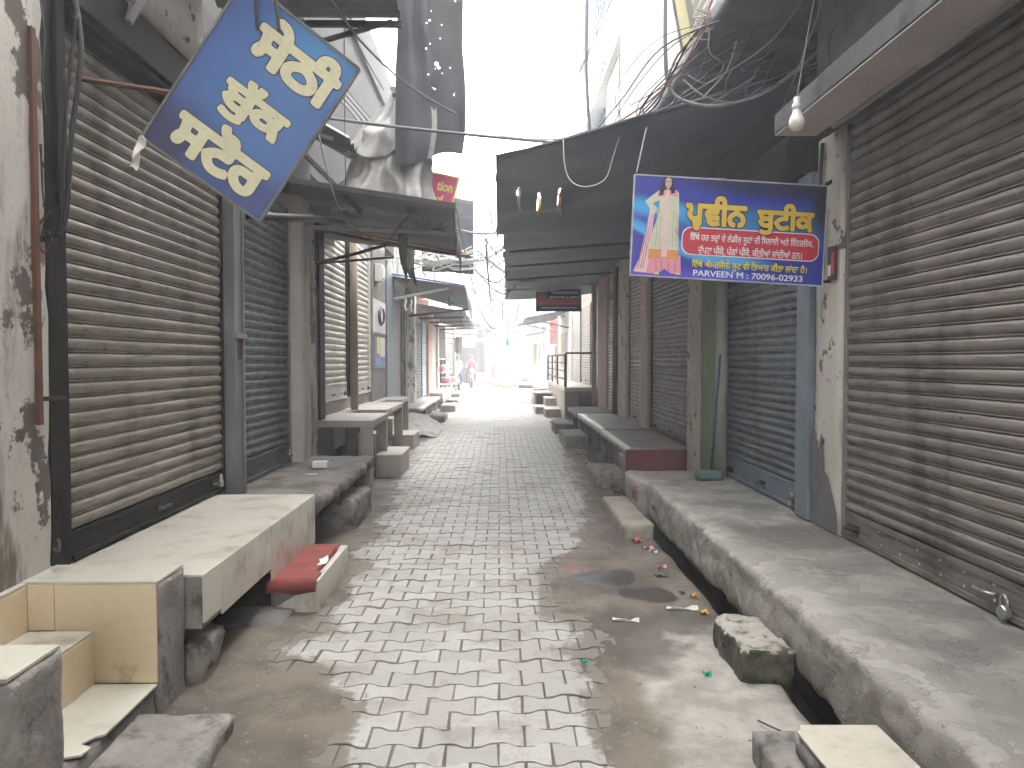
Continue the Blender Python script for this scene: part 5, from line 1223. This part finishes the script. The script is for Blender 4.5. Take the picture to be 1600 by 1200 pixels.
for k in range(5): b.tube(arc_pts([c+Vector((.02*k,0,.15)), c+Vector((.02*k-.02,0,-.05)), c+Vector((.02*k+.01,.01,-.2-.03*k))],4), .009, 4)
solo('rope_ends', b, plain('green_rope', (.04,.14,.09), .8), 'green cord ends hanging from the bracket arm', 'rope')

# ================================================================== right upper building, far blocks
r = thing('white_building', 'bright white building rising above the black tarpaulins', 'building', (3, 16, 3.6))
b = MB(); b.box(2.3,5.5,11.65,23,3.62,15); part('wall', b, m_white, r)
b = MB(); b.box(2.12,2.298,13.2,14.6,3.62,15); part('pilaster', b, weathered('sooty_white', (.62,.58,.5), (.4,.36,.3), 1.5, .85, .15, 20, stain=(.1,.095,.09), st=(.45,.62), stsc=(2,2,.5)), r)
for i, (y0, z0) in enumerate(((16,6.2),(19,6.2),(16,9.2),(19,9.2))):
    b = MB(); b.box(2.28,2.299,y0,y0+1.7,z0,z0+1.7); w_ = part('window', b, plain('window_blue_%d' % i, (.18,.28,.42), .25), r)
    b = MB()
    for k in range(6): b.box(2.25,2.279,y0+.34*k,y0+.34*k+.04,z0,z0+1.7)
    for k in range(6): b.box(2.262,2.2785,y0,y0+1.74,z0+.33*k,z0+.33*k+.03)
    part('grille', b, m_steel, w_)
b = MB(); b.box(2.0,2.298,11.65,24.5,6.9,7.05); part('ledge', b, m_white, r)
b = MB(); b.box(1.9,2.7,11.25,11.6,3.7,9); solo('upper_wall', b, m_white, 'white upper wall with a grimy edge above the balcony slab', 'wall', 'upper walls along the alley')
b = MB(); b.sheet(lambda u, v: (1.7+.012*math.sin(v*90), 4.6+2.2*u, 4.12+1.4*v), 2, 120); solo('slatted_screen', b, m_white, 'white slatted screen standing on the balcony edge', 'screen', solid=.006)
r = thing('left_building', 'tall pale building behind the hanging black tarps', 'building', (-4, 22, 3.6)); r.name = 'pale_building'; ROOT['pale_building'] = Vector((-4,22,3.6))
b = MB(); b.box(-6,-2.3,15.3,34,3.4,6.2); part('wall', b, m_plaster, r)
for i, y in enumerate((18,22,26,30)):
    b = MB(); b.box(-2.3,-2.27,y,y+1.2,4.1,5.5); part('window', b, m_dk, r)
def block(label, x0, x1, y0, y1, h, mat, rows, cols, face='y'):
    r = thing('town_house', label, 'building', ((x0+x1)/2, (y0+y1)/2, 0), 'buildings closing the far end')
    b = MB(); b.box(x0,x1,y0,y1,-.05,h); part('wall', b, mat, r)
    for i in range(rows):
        for j in range(cols):
            z = 3.6+i*2.7; x = x0+(x1-x0)*(j+.5)/cols
            if z+1.5 > h: continue
            b = MB(); b.box(x-.5,x+.5,y0-.05,y0-.002,z,z+1.4); w_ = part('window', b, plain('pane', (.12,.14,.16), .2), r)
            b = MB(); b.box(x-.62,x+.62,y0-.35,y0-.052,z-.15,z-.05); part('sill', b, mat, w_)
    b = MB(); b.box(x0-.1,x1+.1,y0-.15,y1,h,h+.2); part('roof', b, mat, r)
    return r
m_far1 = weathered('far_white', (.34,.31,.27), (.27,.25,.22), .8, stain=(.15,.13,.11)); m_far2 = weathered('far_ochre', (.30,.22,.14), (.24,.18,.12), .8)
block('pale house behind the salmon shade at the far end', -9.5, -2.9, 47, 56, 7.5, m_far1, 2, 3)
block('ochre striped house in the gap at the far end', -2.8, -.6, 58, 66, 9.5, m_far2, 3, 2)
block('white house behind the white pole at the far end', -.5, 3.2, 54, 62, 6.5, m_far1, 2, 2)
block('tall whitish house closing the view on the sunny side', 3.3, 9, 48, 60, 8.5, m_far1, 2, 3)
# dark shop mouth with columns at the far end
r = thing('shop_opening', 'dark shop mouth with iron grille behind the parked motorcycles', 'shop front', (-3, 46.5, 0))
b = MB(); b.box(-4.6,-.9,46.6,46.9,0,2.6); part('interior', b, m_dk, r)
for x in (-4.4,-3.2,-2.6,-2.0,-1.4):
    b = MB(); b.box(x,x+.12,46.45,46.6,0,2.6); part('bar', b, m_iron, r)
b = MB(); b.box(-4.6,-.9,46.4,46.6,2.6,3.0); part('lintel', b, m_brick, r)
b = MB(); b.box(-.9,-.55,46.2,46.6,0,3.2); solo('painted_post', b, plain('orange_paint', (.30,.17,.09), .6), 'orange painted post beside the dark shop mouth', 'post')
b = MB(); b.box(-.54,.0,46.3,46.6,0,3.4); solo('painted_wall', b, plain('maroon_paint', (.16,.07,.065), .7), 'maroon wall strip between orange post and white pole', 'wall')
b = MB(); b.tube([(-.08,44,-.02),(-.08,44,4.4)], .11, 12); solo('street_pole', b, m_white, 'white pole at the corner of the far junction', 'pole', smooth=True)
b = MB(); b.sheet(lambda u, v: (-3.0+1.6*u, 43.5+.05*math.sin(u*20), 2.7-.35*v), 16, 3); solo('sun_cloth', b, plain('violet_cloth', (.14,.14,.42), .8), 'violet-blue cloth valance above the dark shop mouth', 'sun cloth', solid=.01)
# sunny shop with banner, stairs, red board
b = MB(); b.sheet(lambda u, v: (.25+1.35*u, 45+.06*math.sin(u*9), 3.0-2.4*v), 10, 8); r = solo('hanging_banner', b, plain('pale_banner', (.42,.6,.62), .6), 'pale blue-green printed banner hanging by the white pole', 'banner', solid=.01)
for q in ((.35,1.5,2.2,2.9,(.1,.25,.55)),(.5,1.3,1.5,2.0,(.25,.5,.3)),(.3,1.55,.85,.98,(.08,.3,.5))):
    b = MB(); b.box(q[0],q[1],44.86,44.88,q[2],q[3]); part('print', b, plain('print_tint', q[4], .6), r)
r = thing('staircase', 'white outside staircase climbing beside the pale banner', 'stairs', (2.4, 42, 0))
b = MB(); b.prism([(1.75,43.5,-.03),(3.9,43.5,-.03),(3.9,43.5,3.4),(3.4,43.5,3.4),(1.75,43.5,.5)], (0,-1.0,0)); part('flight', b, weathered('stair_plaster', (.36,.34,.29), (.27,.25,.21), 1.5, .9, .2, 20, stain=(.22,.2,.17), st=(.5,.65)), r)
b = MB(); b.bar((1.8,42.45,1.5),(3.4,42.45,4.2),.06,.08); part('handrail', b, m_white, r)
b = MB(); b.rock(2.6,3.8,40.0,40.4,0,2.0,.3,.04,2,.03,91); solo('brick_pillar', b, m_cement, 'crumbling cement wall stub at the foot of the staircase', 'wall', smooth=True)
b = MB(); b.box(2.35,2.9,34,34.2,2.2,4.3); r = solo('hanging_board', b, plain('brick_red_board', (.24,.08,.06), .6), 'brick-red board hung below the blue awning strips', 'board')
b = MB(); b.box(2.45,2.8,33.97,33.998,3.0,3.2); part('strip', b, m_redp, r); b = MB(); b.box(2.4,2.85,33.96,33.996,2.4,2.75); part('strip', b, m_brick, r)
b = MB(); b.box(2.42,2.95,30,30.3,-.03,3.6); solo('white_pier', b, m_white, 'sunlit white pier with a wall notice', 'pier', bevel=.01)
b = MB(); b.box(2.415,3.2,24.6,29.9,-.03,3.6); r = solo('plaster_wall', b, m_white, 'sunlit white wall past the railing with painted marks', 'wall', 'shop walls along the alley')
b = MB(); b.box(2.4,2.414,26,27.5,1.3,2.5); part('painted_mark', b, plain('pale_violet_paint', (.5,.42,.5), .8), r)
b = MB(); b.box(2.398,2.414,27.8,28.9,1.2,2.5); part('painted_mark', b, plain('pale_olive_paint', (.5,.48,.35), .8), r)
b = MB(); b.box(2.75,3.15,36,36.3,-.03,2.2); solo('shop_door', b, plain('maroon_door', (.16,.06,.05), .7), 'dark maroon door leaf near the crumbling wall stub', 'door', bevel=.01)
b = MB(); b.sheet(lambda u, v: (.25+2.3*u, 34+3*v, 2.75+.75*u+.04*math.sin(v*9)), 8, 8); solo('awning', b, plain('sky_blue_awning', (.45,.62,.75), .6), 'sky-blue plastic awning slanting over the far shop', 'awning', 'awnings over the alley', solid=.01)
b = MB(); b.sheet(lambda u, v: (.3+.12*u, 32+.1*math.sin(v*5), 3.6-1.5*v), 3, 8); solo('hanging_strip', b, m_tealp, 'teal cloth strip dangling at the tip of the tarpaulins', 'cloth', solid=.01)
for i, (y0, y1, x0, z, mt) in enumerate(((25.5,29,.9,2.95,m_corr),(30.5,33.5,.8,3.0,m_tarp2))):
    r = thing('awning', ('grey corrugated awning over the sunlit white wall','dark awning just beyond the sunlit white wall')[i], 'awning', (1.6,y0,z), 'awnings over the alley')
    b = MB(); b.sheet(lambda u, v: (x0+(2.45-x0)*u, y0+(y1-y0)*v, z+.3*u+.03*math.sin(v*40)), 4, 60); part('sheet', b, mt, r, solid=.006)
    b = MB(); b.tube([(x0+.1,y0,z-.02),(2.42,y0,z-.35)], .025, 6); part('strut', b, m_iron, r)
for i, (x, y, z, w, h, mt) in enumerate(((-1.5,30.5,2.5,.5,.5,m_paper),(-1.1,35,2.9,.6,.35,m_bag),(1.5,33,2.2,.35,.9,m_pipe),(.9,36,2.6,.5,.3,m_paper),(-1.7,28,2.35,.3,.6,m_pipe))):
    b = MB(); b.sheet(lambda u, v: (x+w*u, y+.03*math.sin(u*9), z-h*v), 5, 4); solo('hanging_goods', b, mt, ('pale packet','grey packet','grey cloth','white packet','drab cloth')[i]+' hung out for sale over the far lane', 'goods', 'goods hung over the far lane', solid=.01)
# kerb clutter at the far junction
for i, (x, y, w, d, h, mt) in enumerate(((-.6,41,1.6,1.2,.45,m_cement),(.2,43,1.2,.8,.25,m_bench),(1.0,39,1.5,1.2,.25,m_plaster_r),(1.9,36.5,1.3,1.5,.3,m_plaster_r),(-1.4,43,.9,1.0,.7,m_plaster))):
    b = MB(); b.rock(x,x+w,y,y+d,-.03,h,.2,.02,4,.04,95+i); solo('stone_step', b, mt, ('grey blocks stacked below the violet valance','flat step at the foot of the white pole','long pale step before the pale banner','pale step at the foot of the crumbling stub','tan block at the dark shop mouth')[i], 'step', 'loose stones and blocks', smooth=True)
b = MB(); b.rock(.1,.7,38.2,38.9,-.02,.25,.12,.04,6,.06,101); solo('green_crate', b, plain('lime_plastic', (.2,.34,.06), .5), 'lime green sack lying by the white pole', 'sack', smooth=True)
b = MB(); b.rock(1.0,1.8,38,38.6,-.02,.2,.12,.03,6,.04,102); solo('dark_crate', b, m_black, 'low dark crate beside the lime green sack', 'crate', smooth=True)

# ================================================================== motorcycles and people at the far end
def wheel(parent, c, rad, yaw):
    c = Vector(c); d = Vector((math.sin(yaw), math.cos(yaw), 0))
    pts = [c+d*rad*math.cos(t)+Vector((0,0,rad*math.sin(t))) for t in [2*math.pi*k/22 for k in range(23)]]
    b = MB(); b.tube(pts, .05, 8, False); w_ = part('wheel', b, m_black, parent, smooth=True)
    b = MB(); b.tube([c+(p_-c)*.82 for p_ in pts], .014, 6, False)
    for k in range(8):
        a = math.pi*k/8; e = d*rad*.8*math.cos(a)+Vector((0,0,rad*.8*math.sin(a))); b.tube([c-e, c+e], .007, 4)
    part('rim', b, m_chrome, w_)
def motorcycle(label, x, y, yaw, mat):
    r = thing('motorcycle', label, 'motorcycle', (x,y,0), 'motorcycles at the far end')
    D = Vector((math.sin(yaw), math.cos(yaw), 0)); L = Vector((D.y,-D.x,0)); O = Vector((x,y,0))
    q = lambda f, s, z: O+D*f+L*s+Vector((0,0,z))
    wheel(r, q(-.62,0,.30), .29, yaw); wheel(r, q(.62,0,.30), .29, yaw)
    b = MB(); b.tube(arc_pts([q(-.38,0,.80), q(-.15,0,.92), q(.12,0,.84)],4), [.06,.10,.13,.15,.15,.14,.12,.10,.06], 10); part('fuel_tank', b, mat, r, smooth=True)
    b = MB(); b.tube([q(.05,0,.82), q(.35,0,.82), q(.70,0,.86)], [.11,.13,.08], 8); part('seat', b, m_black, r, smooth=True)
    b = MB(); b.tube([q(-.12,0,.35), q(.18,0,.40)], [.15,.15], 8); part('engine', b, m_steel, r, smooth=True)
    b = MB()
    for s in (-.07,.07): b.tube([q(-.62,s,.30), q(-.42,s,.90)], .022, 6)
    part('fork', b, m_chrome, r)
    b = MB(); b.tube(arc_pts([q(-.30,-.34,1.02), q(-.42,-.16,1.05), q(-.45,0,.98), q(-.42,.16,1.05), q(-.30,.34,1.02)],3), .016, 6); part('handlebar', b, m_iron, r)
    b = MB(); b.lathe([(.0,-.05),(.085,-.04),(.095,.03),(.05,.09),(0,.1)], q(-.55,0,.90), 12, 'y'); part('headlight', b, m_glass_w, r, smooth=True)
    b = MB(); b.tube(arc_pts([q(-.92,0,.42), q(-.78,0,.60), q(-.55,0,.63), q(-.38,0,.50)],4), .05, 6); part('mudguard', b, mat, r, smooth=True)
    b = MB(); b.tube([q(-.05,.15,.25), q(.65,.18,.32)], [.035,.05], 8); part('exhaust', b, m_chrome, r, smooth=True)
    b = MB(); b.tube([q(-.38,0,.86), q(0,0,.35), q(.55,0,.7)], .03, 6); part('chassis', b, m_iron, r)
    return q
def figure(label, joints, edges, radii, shirt, legs, skin, hairm, cols):
    """one continuous skinned body; clothing colours by body zone"""
    me = bpy.data.meshes.new('person'); me.from_pydata(joints, edges, [])
    o = bpy.data.objects.new('person', me); C.objects.link(o)
    base = Vector(min(joints, key=lambda p_: p_[2])); base = Vector((joints[0][0], joints[0][1], base.z))
    for v_ in me.vertices: v_.co -= base
    o.location = base; ROOT[o.name] = base
    m_ = o.modifiers.new('skin', 'SKIN'); m_.use_smooth_shade = True
    for i, rr in enumerate(radii): me.skin_vertices[0].data[i].radius = (rr, rr*.85 if i < 4 else rr)
    me.skin_vertices[0].data[0].use_root = True
    s_ = o.modifiers.new('sub', 'SUBSURF'); s_.levels = 1; s_.render_levels = 2
    dg = bpy.context.evaluated_depsgraph_get(); ev = o.evaluated_get(dg); m2 = bpy.data.meshes.new_from_object(ev)
    o.modifiers.clear(); o.data = m2; m2.materials.clear()
    for mm in (skin, shirt, legs): m2.materials.append(mm)
    for p_ in m2.polygons: p_.material_index = cols(p_.center+base); p_.use_smooth = True
    tag(o, label, 'person', 'people at the far end'); return o
m_skin = plain('skin', (.28,.16,.10), .6); m_hair = plain('black_hair', (.015,.013,.012), .6)
def rider(label, q, shirt, cap, lean=0, fwd=1):
    f = lambda a, s, z: tuple(q(a*fwd, s, z))
    J_ = [f(.22,0,.92), f(.20,0,1.12), f(.15,0,1.34), f(.13,0,1.46), f(.11,0,1.60),            # pelvis .. neck, head
          f(.13,.17,1.38), f(.0,.24,1.18), f(-.24,.27,1.06), f(-.31,.28,1.05), f(.13,-.17,1.38), f(.0,-.24,1.18), f(-.24,-.27,1.06), f(-.31,-.28,1.05),
          f(.2,.12,.88), f(-.14,.22,.74), f(.02,.2,.36), f(-.1,.2,.30), f(.2,-.12,.88), f(-.14,-.22,.74), f(.02,-.2,.36), f(-.1,-.2,.30)]
    E_ = [(0,1),(1,2),(2,3),(3,4),(2,5),(5,6),(6,7),(7,8),(2,9),(9,10),(10,11),(11,12),(0,13),(13,14),(14,15),(15,16),(0,17),(17,18),(18,19),(19,20)]
    Rr = [.14,.145,.15,.055,.10,.07,.05,.035,.04,.07,.05,.035,.04,.095,.07,.05,.045,.095,.07,.05,.045]
    head = Vector(J_[4])
    def cols(c):
        if c.z > 1.44: return 0
        if c.z > .93 and (c-Vector(J_[8])).length > .09 and (c-Vector(J_[12])).length > .09: return 1
        return 0 if c.z > .93 else 2
    o = figure(label, J_, E_, Rr, shirt, plain('dark_trousers', (.05,.07,.12), .8), m_skin, m_hair, cols)
    b = MB(); b.lathe([(0,.135),(.06,.125),(.10,.08),(.112,.02),(.11,-.02),(.10,-.03)], head, 14); part('cap', b, cap, o, smooth=True)
    b = MB(); n_ = (Vector(q(-1,0,0))-Vector(q(0,0,0)))*fwd
    b.lathe([(.012,-.02),(.016,0),(0,.02)], head+n_*.105, 6); part('nose', b, m_skin, o)
    return o
q1 = motorcycle('white motorcycle facing the camera with a rider in pale blue', -2.05, 36.0, .12, m_white)
rider('person in a pale blue shirt and teal cap riding the white motorcycle', q1, plain('pale_blue_shirt', (.35,.5,.68), .8), m_tealp)
q2 = motorcycle('red motorcycle leaning behind the white one', -1.5, 39.5, -.1, m_redp)
rider('person in a red shirt seated on the red motorcycle', q2, plain('red_shirt', (.36,.05,.05), .8), m_redp)
motorcycle('dark motorcycle parked in the shade by the shop mouth', -3.0, 37.5, .3, m_black)
# shopkeeper sitting behind the shelves
B = Vector((-2.75, 30.9, .55))
J_ = [(0,0,.35),(0,0,.58),(0,.02,.82),(0,.02,.95),(.02,-.01,1.09),(.18,.02,.86),(.24,-.06,.6),(.14,-.26,.5),(.1,-.32,.5),(-.18,.02,.86),(-.24,-.06,.6),(-.14,-.26,.5),(-.1,-.32,.5),(.1,-.05,.32),(.2,-.38,.30),(.16,-.40,-.05),(.16,-.5,-.1),(-.1,-.05,.32),(-.2,-.38,.30),(-.16,-.40,-.05),(-.16,-.5,-.1)]
J_ = [tuple(B+Vector(p_)) for p_ in J_]
E_ = [(0,1),(1,2),(2,3),(3,4),(2,5),(5,6),(6,7),(7,8),(2,9),(9,10),(10,11),(11,12),(0,13),(13,14),(14,15),(15,16),(0,17),(17,18),(18,19),(19,20)]
o = figure('person in a white shirt sitting inside the open shop', J_, E_, [.14,.145,.15,.055,.10,.07,.05,.035,.04,.07,.05,.035,.04,.095,.07,.05,.045,.095,.07,.05,.045], plain('white_shirt', (.7,.68,.64), .8), plain('grey_trousers', (.1,.1,.11), .8), m_skin, m_hair, lambda c: 0 if c.z > B.z+.93 else (1 if c.z > B.z+.42 else 2))
b = MB(); b.lathe([(0,.125),(.06,.115),(.10,.07),(.112,.01),(.1,-.03)], Vector(J_[4]), 14); part('hair', b, m_hair, o, smooth=True)
b = MB(); b.box(-3.1,-2.4,30.6,31.3,0,.78); solo('stool_bench', b, m_cement, 'cement bench the shopkeeper in white sits on', 'bench', bevel=.01)

# ================================================================== litter on the ground
lr = random.Random(8)
def scrap(label, x, y, w, h, ang, mat, z=.02, cat='litter'):
    w *= .8; h *= .75
    c, s = math.cos(ang), math.sin(ang); b = MB()
    b.sheet(lambda u, v: (x+(u-.5)*w*c-(v-.5)*h*s, y+(u-.5)*w*s+(v-.5)*h*c, z+.012*math.sin(u*5+v*3)+.01*noise.noise(Vector((u*3,v*3,x*9)))), 6, 4)
    return solo('litter_scrap', b, mat, label, cat, 'litter along the gutter', solid=.0015)
scrap('crumpled bright red wrapper beside the sandy step stone', 1.12, 5.92, .09, .08, .6, m_redp, .035)
scrap('small pink and green wrapper next to the red one', 1.17, 5.72, .12, .05, .3, m_pinkp)
scrap('mint green wrapper scrap by the gutter', 1.19, 5.62, .08, .05, -.4, plain('mint_plastic', (.3,.55,.4), .5))
scrap('pink thread scrap near the gutter edge', 1.16, 5.2, .10, .03, .2, m_pinkp)
scrap('dark wet bag scrap on the soil by the gutter', 1.12, 4.98, .13, .07, .1, m_cable_b)
scrap('small orange scrap at the gutter lip', 1.22, 4.55, .05, .04, .5, m_orange)
scrap('teal scrap near the orange one at the gutter', 1.17, 4.62, .06, .03, .2, m_tealp)
scrap('long white paper strip pointing into the gutter', 1.09, 4.32, .24, .022, .05, m_paper)
scrap('thin pale paper strip on the wet soil', .72, 4.13, .19, .018, -.06, m_paper)
scrap('yellow wrapper piece at the tip of the paper strip', 1.2, 4.25, .06, .05, .3, m_yellow)
scrap('green foil sliver on the pale concrete pad', .98, 3.40, .05, .02, .1, m_greenp, .022)
scrap('tiny green foil bit at the edge of the pavers', .42, 3.55, .035, .025, .4, m_greenp, .022)
b = MB(); b.tube(arc_pts([(1.06,2.95,.022),(1.1,2.88,.026),(1.15,2.83,.022)],4), .004, 5); solo('twig', b, m_iron, 'thin dark twig lying on the pale concrete pad', 'twig')
b = MB()
for k in range(900):
    sd_ = lr.random() < .45; y = lr.uniform(2.2, 8.5)
    x = lr.uniform(-1.5, lerp_tab(EDGE_L, y)+.06) if sd_ else lr.uniform(lerp_tab(EDGE_R, y)-.04, 1.24)
    s_ = lr.choice((.002,.003,.003,.004,.005,.007)); z = soil_z(x, y)
    b.lathe([(0,-s_*.5),(s_*lr.uniform(.7,1.2),0),(s_*.5,s_*.6),(0,s_*.75)], (x,y,z), 5)
struct('gravel', b, weathered('grit', (.2,.17,.14), (.12,.1,.085), 30, .9, 0), 'stuff')
bpy.data.objects['gravel']['label'] = 'fine grit and crumbs scattered over the soil margins'


# ================================================================== the rows behind the photographer, and the storeys overhead
b = MB(); b.box(-3.2,-2.1,-9,1.58,0,8.5); solo('upper_wall', b, m_plaster, 'cream shop wall carrying on behind the photographer on the shutter side', 'wall', 'upper walls along the alley')
b = MB(); b.box(2.6,3.4,-9,11.2,4.11,14.5); solo('upper_wall', b, m_plaster_r, 'pale storey wall rising over the balcony slab', 'wall', 'upper walls along the alley')  # height raised to keep direct sun off the near alley
b = MB(); b.box(2.24,2.59,-9,1.85,0,3.9); solo('plaster_wall', b, m_plaster_r, 'pale wall carrying on behind the photographer past the riveted shutter', 'wall', 'shop walls along the alley')
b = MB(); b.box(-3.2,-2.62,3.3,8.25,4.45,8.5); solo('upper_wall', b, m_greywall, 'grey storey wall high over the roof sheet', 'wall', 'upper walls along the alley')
r = thing('awning', 'added unseen dark tarpaulin roof dimming the near end of the alley', 'awning', (0,0,4.6), 'awnings over the alley')  # out of view, added to cut sky light on the near alley
b = MB(); b.sheet(lambda u, v: (-2.1+3.4*u, -7+8.4*v, 4.75+.35*u-.12*math.sin(math.pi*u)+.05*math.sin(v*22)), 16, 40); part('tarpaulin', b, m_tarp2, r, smooth=True, solid=.006)
for y in (-5,-2.5,0,1.3):
    b = MB(); b.tube([(-2.1,y,4.7),(2.6,y,5.15)], .025, 6); part('crossbar', b, m_iron, r)

b = MB(); b.box(-2.75,-2.42,3.3,14,-.05,4.4); b.box(-2.42,-2.14,3.44,5.5,-.05,.5); b.box(-2.42,-2.16,5.83,7.43,-.05,.44)
solo('leak_blocker', b, m_dk, 'added unseen dark wall blocking light leaks behind the beige, slate and cream shutters', 'backing')  # solid dark walls added to stop sky light leaking under the shutters
b = MB(); b.box(2.62,2.8,1.8,17.2,-.05,3.9); solo('leak_blocker', b, m_dk, 'added unseen dark wall blocking light leaks behind the taupe, blue-grey and brown shutters', 'backing')

# ================================================================== the air
b = MB(); b.box(-40,40,-14,140,-1.4,16.5)
hm = bpy.data.materials.new('haze'); hm.use_nodes = True; ht = hm.node_tree
for n_ in list(ht.nodes):
    if n_.type == 'BSDF_PRINCIPLED': ht.nodes.remove(n_)
hv = ht.nodes.new('ShaderNodeVolumePrincipled'); hv.inputs['Color'].default_value = (.95,.96,1,1); hv.inputs['Density'].default_value = .009; hv.inputs['Anisotropy'].default_value = .3
ht.links.new(hv.outputs[0], ht.nodes['Material Output'].inputs['Volume'])
struct('haze', b, hm, 'stuff')
